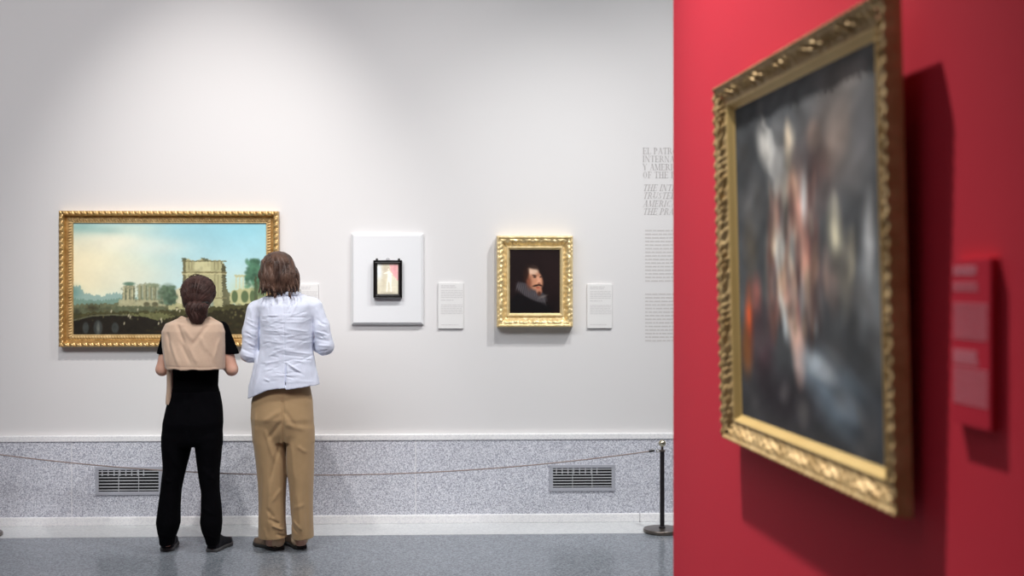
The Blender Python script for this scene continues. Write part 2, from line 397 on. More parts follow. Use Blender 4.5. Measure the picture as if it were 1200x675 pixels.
link('inner_beading', frame_mesh('inner_beading', W, H, rail, railh, prof_inner, .003, .6, 1.0, 20, .0), M_goldbeige, fr)
def paint_land(U, Vd):
    X = 93 + U * (967 - 93); Y = 88 + Vd * (592 - 88)   # sketch units
    p = Paint(X, Y, (176, 216, 222))
    p.put(1 - ss(90, 430, Y), (150, 202, 214), .85)
    p.glow(60, 330, 330, 190, (247, 234, 190), 1.0); p.glow(150, 260, 260, 130, (250, 238, 200), .8)
    p.glow(280, 170, 170, 50, (248, 240, 214), .7); p.glow(130, 110, 90, 26, (120, 170, 165), .5); p.glow(250, 120, 80, 18, (130, 175, 170), .5)
    p.glow(370, 110, 120, 20, (205, 222, 205), .6); p.glow(480, 200, 150, 40, (225, 232, 222), .55)
    p.glow(700, 330, 300, 90, (205, 226, 224), .6); p.glow(350, 330, 160, 80, (232, 230, 205), .6); p.glow(860, 110, 130, 40, (140, 200, 214), .5)
    p.grain(.012, .03, .012, 3)
    # far hills
    p.poly([(60, 375), (120, 372), (150, 405), (220, 418), (280, 402), (330, 410), (330, 480), (60, 480)], (140, 172, 165), .85, 4, .1)
    p.glow(95, 400, 32, 28, (110, 150, 142), .8); p.poly([(60, 425), (200, 438), (330, 425), (560, 430), (560, 490), (60, 490)], (118, 148, 132), .85, 4, .12)
    # ground plane
    p.poly([(60, 455), (300, 450), (560, 460), (800, 455), (990, 440), (990, 620), (60, 620)], (112, 116, 88), 1, 4, .07)
    p.poly([(60, 470), (400, 462), (600, 470), (620, 500), (300, 500), (60, 500)], (96, 102, 78), .9, 4, .1)
    # ruins with columns
    p.poly([(318, 378), (345, 360), (372, 372), (372, 455), (312, 455)], (150, 150, 122), 1, 2, .3)
    for cx, top, wd in ((322, 378, 7), (340, 372, 7), (360, 376, 7), (392, 368, 10), (414, 366, 10), (436, 372, 8), (456, 368, 9)):
        p.poly([(cx - wd / 2, top), (cx + wd / 2, top), (cx + wd / 2, 452), (cx - wd / 2, 452)], (196, 190, 152), .95, 1, .4)
        p.poly([(cx + wd / 2, top + 4), (cx + wd / 2 + 6, top + 4), (cx + wd / 2 + 6, 452), (cx + wd / 2, 452)], (98, 106, 84), .9)
    p.poly([(382, 366), (420, 358), (478, 364), (492, 410), (502, 455), (470, 440), (384, 455)], (132, 134, 104), .6, 3, .2)
    p.poly([(300, 432), (500, 436), (512, 462), (296, 462)], (178, 174, 138), .9, 2, .2)
    for cx in (424, 462): p.blob(cx, 454, 14, 10, (92, 90, 68), .9)
    p.blob(345, 362, 26, 8, (96, 128, 108), .9); p.blob(455, 370, 30, 10, (120, 134, 104), .6)
    p.blob(520, 410, 38, 42, (92, 112, 92), .95, 0, .35); p.blob(545, 430, 26, 32, (74, 92, 74), .9, 0, .3); p.blob(500, 400, 18, 26, (110, 126, 102), .8)
    p.poly([(556, 392), (572, 378), (590, 380), (592, 462), (556, 462)], (206, 200, 164), .95, 2, .2)
    p.poly([(520, 462), (560, 448), (620, 452), (640, 475), (520, 480)], (176, 172, 128), .9, 3, .1)
    # the great arch
    p.poly([(590, 252), (612, 250), (640, 262), (678, 248), (720, 258), (762, 256), (776, 275), (778, 470), (588, 470)], (178, 174, 132), 1, 2, .2)
    p.poly([(762, 262), (782, 290), (784, 380), (800, 410), (806, 470), (768, 470)], (84, 82, 60), 1, 3, .15)
    p.poly([(588, 252), (600, 252), (602, 470), (586, 470)], (104, 100, 72), .9, 1.5, .2)
    p.poly([(640, 262), (712, 262), (714, 306), (638, 306)], (202, 198, 154), .95, 1, .3)
    for yy, th, cc in ((258, 5, (110, 104, 74)), (308, 6, (120, 112, 78)), (316, 4, (208, 200, 152)), (424, 5, (124, 116, 84))): p.poly([(582, yy), (786, yy), (786, yy + th), (582, yy + th)], cc, .9, 1, .2)
    for xx in (612, 626, 728, 744): p.poly([(xx, 262), (xx + 5, 262), (xx + 5, 300), (xx, 300)], (128, 122, 88), .8); p.poly([(xx, 322), (xx + 6, 322), (xx + 6, 420), (xx, 420)], (134, 128, 92), .8)
    p.poly([(650, 470), (650, 380), (665, 352), (690, 345), (712, 355), (726, 380), (726, 470)], (150, 160, 140), 1); p.poly([(650, 470), (650, 380), (662, 356), (668, 360), (664, 470)], (84, 80, 58), .9)
    p.poly([(580, 246), (600, 246), (606, 256), (586, 258)], (84, 90, 68), .9, 2, .3); p.poly([(668, 244), (700, 250), (706, 262), (680, 258)], (92, 96, 72), .9, 2, .3)
    # right hand ruins and tree
    p.glow(880, 400, 90, 60, (200, 206, 160), .7)
    p.poly([(800, 400), (830, 388), (900, 380), (960, 390), (970, 455), (800, 455)], (188, 186, 136), .95, 3, .15)
    for xx in (826, 842, 858, 874): p.poly([(xx, 328), (xx + 5, 328), (xx + 5, 384), (xx, 384)], (206, 204, 160), .9, 1, .3)
    p.poly([(820, 322), (884, 322), (880, 332), (824, 332)], (188, 186, 142), .9, 1.5, .3)
    for cx, rr in ((822, 14), (868, 17), (902, 12)): p.blob(cx, 420, rr, 27, (92, 110, 76), .95, 0, .15)
    for a in range(150):
        cx = 918 + np.clip(RNG.normal(), -1.7, 1.7) * 24; cy = 318 + np.clip(RNG.normal(), -1.7, 1.7) * 34; g = RNG.uniform(.7, 1.3); p.blob(cx, cy, 11, 8, (74 * g, 112 * g, 88 * g), .75, RNG.uniform(0, 180), .5)
    for a in range(60): p.blob(520 + np.clip(RNG.normal(), -1.5, 1.5) * 26, 412 + np.clip(RNG.normal(), -1.5, 1.5) * 24, 8, 6, tuple(np.array((84, 104, 82)) * RNG.uniform(.7, 1.35)), .6, RNG.uniform(0, 180), .5)
    for a in range(50): p.blob(RNG.uniform(310, 500), RNG.uniform(372, 440), 4, 5, tuple(np.array((150, 150, 118)) * RNG.uniform(.6, 1.3)), .5, 0, .5)
    for a in range(60): p.blob(RNG.uniform(600, 770), RNG.uniform(262, 440), 6, 9, tuple(np.array((168, 162, 124)) * RNG.uniform(.75, 1.2)), .35, 0, .6)
    p.poly([(912, 330), (922, 330), (926, 440), (910, 440)], (70, 72, 50), .8, 2, .1)
    p.blob(940, 390, 34, 38, (76, 98, 70), .8, 0, .5)
    # foreground
    p.poly([(60, 500), (200, 488), (420, 486), (620, 478), (800, 458), (990, 452), (990, 620), (60, 620)], (74, 72, 46), 1, 4, .05)
    p.poly([(440, 520), (620, 500), (800, 478), (990, 470), (990, 620), (440, 620)], (48, 44, 30), .95, 5, .06)
    p.poly([(300, 500), (480, 492), (560, 508), (470, 530), (330, 520)], (120, 122, 82), .8, 4, .1)
    p.poly([(60, 528), (120, 516), (180, 502), (270, 500), (360, 504), (440, 516), (520, 540), (560, 620), (60, 620)], (38, 34, 28), 1, 2, .05)
    p.poly([(93, 522), (180, 502), (270, 498), (360, 502), (360, 508), (270, 505), (180, 509), (93, 530)], (104, 104, 80), .9)
    for cx, rx, ry in ((150, 14, 26), (205, 20, 34), (282, 16, 24)):
        p.blob(cx, 560, rx, ry, (68, 72, 70), .85, 0, .15)
    p.blob(206, 562, 7, 24, (120, 124, 116), .7, 0, .4)
    p.glow(180, 472, 26, 16, (62, 58, 42), .9); p.glow(110, 488, 16, 16, (58, 58, 44), .8); p.glow(250, 480, 22, 12, (84, 84, 62), .7)
    for a in range(70):
        cx = RNG.uniform(110, 900); cy = RNG.uniform(462, 530); g = RNG.uniform(.5, 1.5); p.blob(cx, cy, RNG.uniform(2, 6), RNG.uniform(2, 6), (92 * g, 88 * g, 60 * g), .7, 0, .5)
    for cx, cy in ((343, 505), (350, 512), (489, 522), (492, 532), (265, 486), (323, 540), (560, 478), (574, 484), (600, 476), (478, 540), (384, 478)): p.blob(cx, cy, 3, 7, (206, 198, 168), .85, 10, .4)
    for a in range(40):
        p.blob(RNG.uniform(430, 950), RNG.uniform(520, 590), RNG.uniform(6, 22), RNG.uniform(3, 9), (70 + RNG.uniform(-20, 20), 56, 36), .5, 0, .6)
    keep = p.C.copy(); p.grain(.09, .12, .05, 5); g_ = np.clip((Y - 430) / 30, 0.08, 1)[..., None]; p.C = keep * (1 - g_) + p.C * g_; p.soften(1); return p.linear(1.0)
cw, ch = W - 2 * rail + .006, H - 2 * railh + .006
o = link('canvas', canvas_mesh('canvas', cw, ch, 420, 240, paint_land), varnish('varnished_oil'), r); o.location = (rail - .003, -.016, railh - .003)
for ch_ in [fr]: ch_.location = (0, 0, 0)

# ---- white mount board with the small black frame
r, W, H = wall_thing('picture_board', 411.6, 496, 273.5, 380.5, .04, 'white rectangular board with sloping edges on the wall, behind the small black frame', 'board')
b = MB(); d0, d1, e = .008, .036, .014
o4 = lambda y, i: [(i, y, i), (W - i, y, i), (W - i, y, H - i), (i, y, H - i)]
b.v = o4(0, 0) + o4(-d0 - .012, 0) + o4(-d1, e)
b.f = [[3, 2, 1, 0], [8, 9, 10, 11]]
for k in range(4):
    q = (k + 1) % 4; b.f += [[k, q, 4 + q, 4 + k], [4 + k, 4 + q, 8 + q, 8 + k]]
mb_ = mat('board_white', (0.74, 0.75, 0.77), .5, noise=(5, .4, (.725, .735, .755)))
b.build('panel', mb_, r)
board_front = .036
r, W, H = wall_thing('framed_painting', 437.6, 471, 305, 349, board_front + .03, 'tiny bright painting of a pale standing figure in black frame, centred on white board', 'painting')
r.location.y = WALL_Y - board_front - .0005
M_ebony = mat('ebony_frame', (0.008, 0.007, 0.007), .25, spec=.6, noise=(20, .3, (.014, .012, .012)))
rl = .0265
def prof_blk(v, s, side, L): return .034 - .012 * ss(.1, .25, v) + .006 * bumpf(.55, .25, v) - .010 * ss(.8, 1, v)
link('frame', frame_mesh('frame', W, H, rl, rl, prof_blk, .01, 0, 1, 26), M_ebony, r)
def paint_fig(U, V):
    X = 120 + U * 225; Y = 195 + V * 320; p = Paint(X, Y, (196, 186, 150))
    p.glow(140, 270, 45, 90, (214, 228, 238), 1); p.glow(200, 240, 40, 60, (160, 140, 105), .9); p.glow(190, 380, 30, 90, (168, 152, 112), .8)
    p.poly([(250, 200), (345, 200), (345, 380), (320, 350), (290, 310), (262, 260)], (214, 120, 122), .95, 4, .08); p.glow(310, 250, 16, 60, (190, 88, 96), .6)
    p.glow(300, 440, 40, 60, (206, 196, 160), .8); p.blob(240, 245, 11, 14, (150, 116, 84)); p.blob(240, 250, 8, 11, (236, 214, 190))
    p.poly([(226, 268), (256, 268), (276, 330), (272, 420), (276, 495), (262, 495), (254, 400), (238, 380), (226, 500), (214, 500), (222, 380), (230, 320)], (244, 228, 206), 1, 2, .05)
    p.poly([(226, 275), (188, 292), (188, 300), (232, 298)], (240, 222, 198)); p.poly([(254, 272), (282, 300), (276, 312), (254, 292)], (240, 222, 198))
    p.glow(245, 505, 90, 12, (120, 108, 78), .7); p.soften(2); p.grain(.08, .08, .03, 8); p.C = 255 - (255 - p.C) * .62; return p.linear(1.1)
o = link('canvas', canvas_mesh('canvas', W - 2 * rl + .004, H - 2 * rl + .004, 90, 130, paint_fig), varnish('varnished_oil'), r); o.location = (rl - .002, -.016, rl - .002)
b = MB(); b.tube([(0.02, -.008, H), (.02, -.008, H + .012)], [.008, .006], 12); b.build('hanging_peg', M_ebony, r, True)
b = MB(); b.tube([(W - .02, -.008, H), (W - .02, -.008, H + .012)], [.008, .006], 12); b.build('hanging_peg', M_ebony, r, True)
M_steel = mat('brushed_steel', (.45, .45, .46), .35, metal=.9, noise=(60, .3, (.35, .35, .36)))
b = MB(); b.tube([(W / 2 + .009 * math.cos(t), -.008, H + .006 + .009 * math.sin(t)) for t in np.linspace(0, math.pi, 12)], .0022, 8); b.build('hanging_ring', M_steel, r, True)

# ---- portrait in the carved gold frame
r, W, H = wall_thing('framed_painting', 582.3, 671.8, 276.3, 383.5, .075, 'dark portrait of a bearded man in a ruff, in carved pale gold frame', 'painting')
rl = 15.3 * W / 89.5; rh = 16.2 * W / 89.5
def prof_port(v, s, side, L):
    base = .052 + .026 * ss(.0, .07, v) - .006 * ss(.16, .22, v) - .030 * ss(.32, .72, v) + .010 * ss(.74, .78, v) - .012 * ss(.88, .99, v)
    t = (s - L / 2)
    leaf = np.exp(-((v - .45) / .2) ** 2) * .0048 * (np.sin(t * 2 * math.pi / .070 + 1.6 * np.sin(t * 27)) * np.sin((v - .45) * 11 + np.sin(t * 90) * 1.2) + .5 * np.sin(t * 2 * math.pi / .031 + 5 * v))
    edge = bumpf(.09, .09, v) * .0012 * (1 + np.sin(t * 2 * math.pi / .045 + 4 * np.sin(t * 30)))
    clump = np.exp(-((v - .42) / .25) ** 2) * .005 * np.clip(np.cos(t * 2 * math.pi / .145), 0, 1) ** 4
    return base + leaf + edge + clump
link('frame', frame_mesh('frame', W, H, rl, rh, prof_port, .003, 0, 1, 60), M_goldlight, r)
def paint_port(U, V):
    X = 52 + U * 453; Y = 52 + V * 558; p = Paint(X, Y, (26, 16, 17))
    p.glow(420, 250, 160, 260, (34, 22, 22), .8); p.glow(200, 560, 240, 90, (12, 9, 11), 1)
    p.poly([(52, 520), (120, 430), (230, 480), (360, 500), (420, 560), (440, 610), (52, 610)], (13, 11, 14), 1, 6, .03)
    # ruff
    p.blob(250, 425, 150, 56, (66, 62, 66), 1, 28, .12); 
    for k in range(30):
        t = k / 29; cx = 120 + 250 * t; cy = 350 + 130 * t - 10 * math.sin(t * 3); p.blob(cx - 6, cy + 22, 5, 42, ((112, 106, 108) if k % 2 else (44, 40, 44)), .55, 18 - 40 * t, .5)
    p.blob(352, 462, 36, 10, (128, 118, 112), .6, -20, .6)
    # head turned three quarters
    p.blob(232, 250, 58, 78, (30, 19, 18), 1, 10, .15)
    p.blob(274, 312, 68, 100, (186, 132, 104), 1, -22, .14); p.blob(262, 235, 46, 38, (226, 192, 166), .9, 10, .35)
    p.blob(300, 335, 40, 54, (212, 150, 116), .8, -20, .5); p.blob(222, 330, 22, 60, (120, 66, 48), .8, -10, .6); p.blob(318, 412, 26, 30, (196, 128, 98), .9, 0, .3)
    p.blob(200, 268, 24, 60, (40, 24, 20), .9, 10, .4); p.blob(262, 205, 60, 18, (32, 20, 18), .85, 12, .5)
    p.blob(275, 280, 20, 6, (52, 32, 26), .9, 8, .4); p.blob(278, 294, 13, 5, (26, 18, 18), .9, 5, .4); p.blob(330, 292, 10, 5, (40, 26, 24), .9, -10, .4)
    p.poly([(300, 285), (312, 288), (334, 340), (318, 352), (296, 344)], (216, 158, 128), .9); p.blob(316, 346, 14, 5, (120, 62, 48), .7)
    p.blob(292, 366, 34, 8, (40, 24, 20), .95, -12, .4); p.blob(326, 364, 20, 7, (44, 26, 22), .95, 18, .4); p.blob(306, 384, 16, 6, (160, 70, 58), .9, 0, .4)
    p.blob(318, 436, 16, 18, (70, 42, 32), .9, 0, .5)
    p.soften(3); p.grain(.05, .05, .03, 9); return p.linear(1.0)
o = link('canvas', canvas_mesh('canvas', W - 2 * rl + .006, H - 2 * rh + .006, 160, 190, paint_port), varnish('varnished_oil'), r); o.location = (rl - .003, -.038, rh - .003)

# ------------------------------------------------------------------ lettering
T_, t_ = .15, .045
def st(x0, y0, x1, y1, w): return ('s', x0, y0, x1, y1, w)
def stem(x, y0=0, y1=1, w=T_): return [st(x, y0, x, y1, w), st(x - .14, y0 + .02, x + .14, y0 + .02, t_), st(x - .14, y1 - .02, x + .14, y1 - .02, t_)]
def thin(x, y0=0, y1=1): return [st(x, y0, x, y1, t_), st(x - .1, y0 + .02, x + .1, y0 + .02, t_), st(x - .1, y1 - .02, x + .1, y1 - .02, t_)]
def arc(cx, cy, rx, ry, a0, a1): return [('a', cx, cy, rx, ry, a0, a1)]
GL = {
 'E': (.66, stem(.16) + [st(.16, .98, .58, .98, t_), st(.16, .02, .60, .02, t_), st(.16, .5, .46, .5, t_), st(.57, .98, .57, .78, t_), st(.59, .02, .59, .24, t_), st(.46, .4, .46, .6, t_)]),
 'L': (.62, stem(.16) + [st(.16, .02, .58, .02, t_), st(.57, .02, .57, .26, t_)]),
 'F': (.62, stem(.16) + [st(.16, .98, .56, .98, t_), st(.16, .5, .44, .5, t_), st(.55, .98, .55, .76, t_), st(.44, .4, .44, .6, t_)]),
 'P': (.64, stem(.16) + [st(.16, .98, .36, .98, t_), st(.16, .46, .36, .46, t_)] + arc(.36, .72, .19, .26, -90, 90)),
 'R': (.74, stem(.16) + [st(.16, .98, .36, .98, t_), st(.16, .5, .36, .5, t_), st(.40, .48, .60, .04, T_ * .9), st(.58, .02, .72, .02, t_)] + arc(.36, .74, .19, .24, -90, 90)),
 'A': (.74, [st(.36, 1, .12, .02, t_), st(.36, 1, .60, .02, T_), st(.20, .34, .52, .34, t_), st(.02, .02, .22, .02, t_), st(.48, .02, .72, .02, t_)]),
 'T': (.66, [st(.33, 0, .33, 1, T_), st(.04, .98, .62, .98, t_), st(.2, .02, .46, .02, t_), st(.05, .98, .05, .76, t_), st(.61, .98, .61, .76, t_)]),
 'O': (.76, arc(.37, .5, .29, .48, 0, 360)), 'C': (.70, arc(.38, .5, .29, .48, 50, 310) + [st(.58, .98, .58, .72, t_), st(.58, .02, .58, .26, t_)]),
 'I': (.34, stem(.16)), 'N': (.80, thin(.14) + thin(.62) + [st(.14, .98, .62, .04, T_)]), 'H': (.78, stem(.16) + stem(.60) + [st(.16, .5, .60, .5, t_)]),
 'M': (.92, thin(.13) + stem(.75) + [st(.16, .98, .43, .04, T_), st(.43, .04, .72, .98, t_)]), 'Y': (.70, [st(.10, .98, .34, .46, T_), st(.60, .98, .36, .46, t_), st(.35, 0, .35, .5, T_), st(.0, .98, .22, .98, t_), st(.50, .98, .70, .98, t_), st(.22, .02, .48, .02, t_)]),
 'D': (.76, stem(.16) + [st(.16, .98, .36, .98, t_), st(.16, .02, .36, .02, t_)] + arc(.36, .5, .31, .48, -90, 90)),
 'U': (.78, stem(.16, .3, 1) + thin(.62, .3, 1) + arc(.39, .32, .23, .30, 180, 360)), 'S': (.58, arc(.28, .74, .19, .24, 60, 270) + arc(.28, .26, .19, .24, -120, 90) + [st(.45, .96, .45, .78, t_), st(.09, .04, .09, .24, t_)]),
 ' ': (.34, [])}
def text_geo(b, text, x, z, capx, capz, y, ital=0.0):
    """flat letters 1 mm thick in front of plane y"""
    cx = x
    def quad(p):
        n = len(b.v); q = [(cx + (a + ital * c) * capx, z + c * capz) for a, c in p]
        b.v += [(u, y - .0008, w) for u, w in q] + [(u, y, w) for u, w in q]
        b.f += [[n, n + 1, n + 2, n + 3]] + [[n + i, n + 4 + i, n + 4 + (i + 1) % 4, n + (i + 1) % 4] for i in range(4)]
    for chr_ in text:
        adv, strokes = GL[chr_]
        for s_ in strokes:
            if s_[0] == 's':
                _, x0, y0, x1, y1, w = s_
                if abs(y0 - y1) < 1e-6: quad([(x0, y0 - w / 2), (x1, y0 - w / 2), (x1, y0 + w / 2), (x0, y0 + w / 2)])
                else: quad([(x0 - w / 2, y0), (x0 + w / 2, y0), (x1 + w / 2, y1), (x1 - w / 2, y1)])
            else:
                _, ax, ay, rx, ry, a0, a1 = s_; n = max(6, int(abs(a1 - a0) / 15)); A = [math.radians(a0 + (a1 - a0) * k / n) for k in range(n + 1)]
                pt = [((ax + math.cos(a) * rx, ay + math.sin(a) * ry), (ax + math.cos(a) * max(.01, rx - (t_ + (T_ - t_) * abs(math.cos(a)))), ay + math.sin(a) * (ry - t_))) for a in A]
                for k in range(n): quad([pt[k][0], pt[k + 1][0], pt[k + 1][1], pt[k][1]])
        cx += adv * capx
def dashes(b, x0, x1, z, h, y, seed, full=True):
    r = random.Random(seed); x = x0; end = x1 if full else x0 + (x1 - x0) * r.uniform(.4, .8)
    while x < end - h:
        w = min(h * r.uniform(1.5, 5.5), end - x); n = len(b.v)
        b.v += [(x, y - .0006, z), (x + w, y - .0006, z), (x + w, y - .0006, z + h), (x, y - .0006, z + h), (x, y, z), (x + w, y, z), (x + w, y, z + h), (x, y, z + h)]
        b.f += [[n, n + 1, n + 2, n + 3]] + [[n + i, n + 4 + i, n + 4 + (i + 1) % 4, n + (i + 1) % 4] for i in range(4)]
        x += w + h * .55
M_ink = mat('grey_wall_lettering', (.45, .43, .43), .8, noise=(9, .4, (.47, .45, .45)))
M_ink2 = mat('pale_grey_lettering', (.52, .50, .50), .8, noise=(9, .4, (.57, .55, .54)))
pL = at_y(753, 180, WALL_Y); r = empty('wall_text', (pL[0], WALL_Y, at_y(753, 400, WALL_Y)[2])); zb = r.location.z
tag(r, 'grey lettering printed on the wall with two headings and two paragraphs, beside the red wall', 'wall text')
PXM = (at_y(753, 300, WALL_Y)[2] - at_y(753, 301, WALL_Y)[2])
b = MB()
for tx, py in (('EL PATRONATO', 180.5), ('INTERNACIONAL', 189.9), ('Y AMERICAN FRIENDS', 199.3), ('OF THE PRADO', 208.6)):
    text_geo(b, tx, 0, at_y(753, py, WALL_Y)[2] - zb, PXM * 8.0, PXM * 7.4, -.0002)
b.build('heading', M_ink, r)
b = MB()
for tx, py in (('THE INTERNATIONAL', 223.6), ('TRUSTEES AND', 232.9), ('AMERICAN FRIENDS OF', 242.2), ('THE PRADO', 251.5)):
    text_geo(b, tx, 0, at_y(753, py, WALL_Y)[2] - zb, PXM * 8.0, PXM * 7.4, -.0002, .25)
b.build('heading', M_ink, r)
for (ya, yb_, n) in ((271, 330, 15), (345.5, 400, 14)):
    b = MB()
    for k in range(n):
        py = ya + (yb_ - ya) * k / (n - 1); dashes(b, PXM * 3, PXM * 118, at_y(753, py, WALL_Y)[2] - zb, PXM * 1.6, -.0002, int(py * 7), k < n - 1)
    b.build('paragraph', M_ink2, r)

def picture_label(x0, x1, y0, y1, label):
    r, W, H = wall_thing('picture_label', x0, x1, y0, y1, .012, label, 'label', 'white text labels on the grey wall')
    b = MB(); b.box(0, W, -.013, 0, 0, H, bev=.001); b.build('panel', mat('label_card', (.75, .745, .74), .55, noise=(6, .4, (.73, .725, .72))), r)
    u = H / 54
    for (za, n, hh, ww) in ((50, 2, 1.2, .6), (44.5, 5, 1.0, .86), (33, 1, 1.2, .5), (27.5, 6, 1.0, .86), (4, 1, .9, .7)):
        b = MB()
        for k in range(n): dashes(b, W * .11, W * (.11 + ww), (za - k * 2.05) * u, hh * u, -.0131, int(x0 * 3 + za * 5 + k), True)
        b.build('text_block', mat('label_ink', (.60, .59, .59), .8, noise=(9, .4, (.64, .63, .63))), r)
picture_label(343, 373, 333, 386.5, 'white text label mostly hidden behind the person in the blue blazer')
picture_label(513.6, 543, 331.5, 385, 'white text label between the white board and the portrait of a bearded man')
picture_label(688.2, 717.2, 333, 384.6, 'white text label to the right of the gold framed portrait')

# ------------------------------------------------------------------ vents in the dado
M_vent = mat('vent_aluminium', (.42, .43, .48), .5, metal=.1, noise=(30, .4, (.39, .40, .45)))
M_louv = mat('vent_louvre', (.52, .53, .56), .5, metal=.1, noise=(30, .4, (.48, .49, .52)))
M_dark = mat('vent_cavity', (.012, .012, .014), .9, noise=(20, .3, (.02, .02, .02)))
def vent(x0, x1, y0, y1, label):
    p = at_y(x0, y1, PAN_Y - .008); q = at_y(x1, y0, PAN_Y - .008); W = q[0] - p[0]; H = q[2] - p[2]
    r = empty('air_vent', (p[0], PAN_Y, p[2])); tag(r, label, 'vent', 'louvred vents in the granite dado')
    f = .022; b = MB()
    b.box(0, W, -.010, 0, 0, f, .003); b.box(0, W, -.010, 0, H - f, H, .003); b.box(0, f, -.010, 0, f, H - f); b.box(W - f, W, -.010, 0, f, H - f); b.build('frame', M_vent, r)
    b = MB(); b.box(f, W - f, -.0014, -.0004, f, H - f); b.build('cavity', M_dark, r)
    n = 7
    for k in range(n):
        z = f + (H - 2 * f) * (k + .5) / n; b = MB(); s = .0015
        b.v = [(f, -.010, z - s), (W - f, -.010, z - s), (W - f, -.010, z + s * .6), (f, -.010, z + s * .6), (f, -.002, z + s * 1.0), (W - f, -.002, z + s * 1.0), (W - f, -.002, z + s * 2), (f, -.002, z + s * 2)]
        b.f = [[0, 1, 2, 3], [3, 2, 6, 7], [0, 4, 5, 1], [7, 6, 5, 4], [0, 3, 7, 4], [1, 5, 6, 2]]; b.build('louvre', M_louv, r)
    for k in range(1, 3):
        b = MB(); x = f + (W - 2 * f) * k / 3; b.box(x - .0015, x + .0015, -.0105, -.002, f, H - f); b.build('divider', M_louv, r)
    for k in range(8):
        x = f + .02 + (W - 2 * f - .08) * k / 8; b = MB(); b.box(x, x + .005, -.0108, -.0015, H - f - .038, H - f); b.build('damper_fin', M_louv, r)
vent(111.5, 190, 546.5, 580.5, 'grey louvred air vent in the stone dado behind the black trousers')
vent(644, 720.8, 544.3, 575.8, 'grey louvred air vent in the stone dado left of the rope post')

# ------------------------------------------------------------------ rope barrier
M_post = mat('black_bronze_post', (.02, .018, .022), .35, metal=.4, noise=(40, .3, (.03, .026, .028)))
M_base = mat('bronze_base', (.13, .115, .105), .3, metal=.7, noise=(25, .3, (.18, .15, .13)))
M_ball = mat('brushed_brass_ball', (.62, .58, .45), .25, metal=.9, noise=(25, .3, (.5, .46, .35)))
def stanchion(c, label, side):
    r = empty('rope_stanchion', (c[0], c[1], .0016)); tag(r, label, 'stanchion', 'rope barrier posts')
    b = MB(); b.lathe([(.002, 0), (.114, 0), (.117, .004), (.117, .017), (.113, .022), (.03, .024), (.002, .024)], seg=64); b.build('base', M_base, r, True)
    b = MB(); b.lathe([(.002, .024), (.020, .024), (.0205, .032), (.0145, .036), (.0138, .50), (.002, .50)]); b.build('pole', M_post, r, True)
    b = MB(); b.lathe([(.002, .498), (.019, .498), (.019, .506), (.008, .510), (.007, .528), (.002, .528)]); b.build('collar', M_base, r, True)
    b = MB(); b.lathe([(.0015 + .0215 * math.sin(t), .548 - .0215 * math.cos(t)) for t in np.linspace(0, math.pi, 20)]); b.build('ball_finial', M_ball, r, True)
    b = MB(); b.tube([(side * (.018 + .009 + .009 * math.cos(t)), 0, .502 + .009 * math.sin(t)) for t in np.linspace(0, 2 * math.pi, 20)], .002, 8, False); b.build('hook_ring', M_ball, r, True)
cR = on_floor(776, 623.6); cL = on_floor(-21, 628.6)
stanchion(cR, 'short black rope post with brass ball top, next to the red wall', -1)
stanchion(cL, 'rope post at the left edge, only the rim of its dark base in view', 1)
a = np.array([cL[0] + .046, cL[1], .505]); e = np.array([cR[0] - .046, cR[1], .505])
r = empty('barrier_rope', tuple((a + e) / 2 * np.array([1, 1, 0]) + np.array([0, 0, .37]))); tag(r, 'thin sagging barrier rope strung between the two low posts behind the visitors', 'rope')
O = np.array(r.location); n = 120; pts = []
for k in range(n + 1):
    t = k / n; p = a + (e - a) * t; p[2] -= .142 * 4 * t * (1 - t); pts.append(p - O)
M_rope = mat('beige_cord', (.36, .29, .26), .8, noise=(180, .2, (.22, .17, .16)))
b = MB(); b.tube(pts[1:-1], .0038, 8); b.build('cord', M_rope, r, True)
M_fer = mat('black_ferrule', (.012, .012, .012), .35, noise=(40, .3, (.02, .02, .02)))
b = MB(); b.tube([pts[0], pts[0] * .7 + pts[1] * .3, pts[1], pts[1] * .9 + pts[2] * .1], [.004, .008, .008, .006], 12); b.build('end_hook', M_fer, r, True)
b = MB(); b.tube([pts[-1], pts[-1] * .7 + pts[-2] * .3, pts[-2], pts[-2] * .9 + pts[-3] * .1], [.004, .008, .008, .006], 12); b.build('end_hook', M_fer, r, True)

# ================================================================== PAINTING AND LABEL ON THE RED PARTITION
OFFB, OFFT = .042, .066
_, uL, zBL = red_hit(849, 511.5, OFFB); _, uR, zBR = red_hit(1057, 609.5, OFFB)
_, uT, zTL = red_hit(839, 103, OFFT)
W = uR - uL; zb = (zBL + zBR) / 2; H = zTL - zb
p = P0 + DU * uL; r = empty('framed_painting', (p[0], p[1], zb)); TILT = math.atan2(OFFT - OFFB, H)
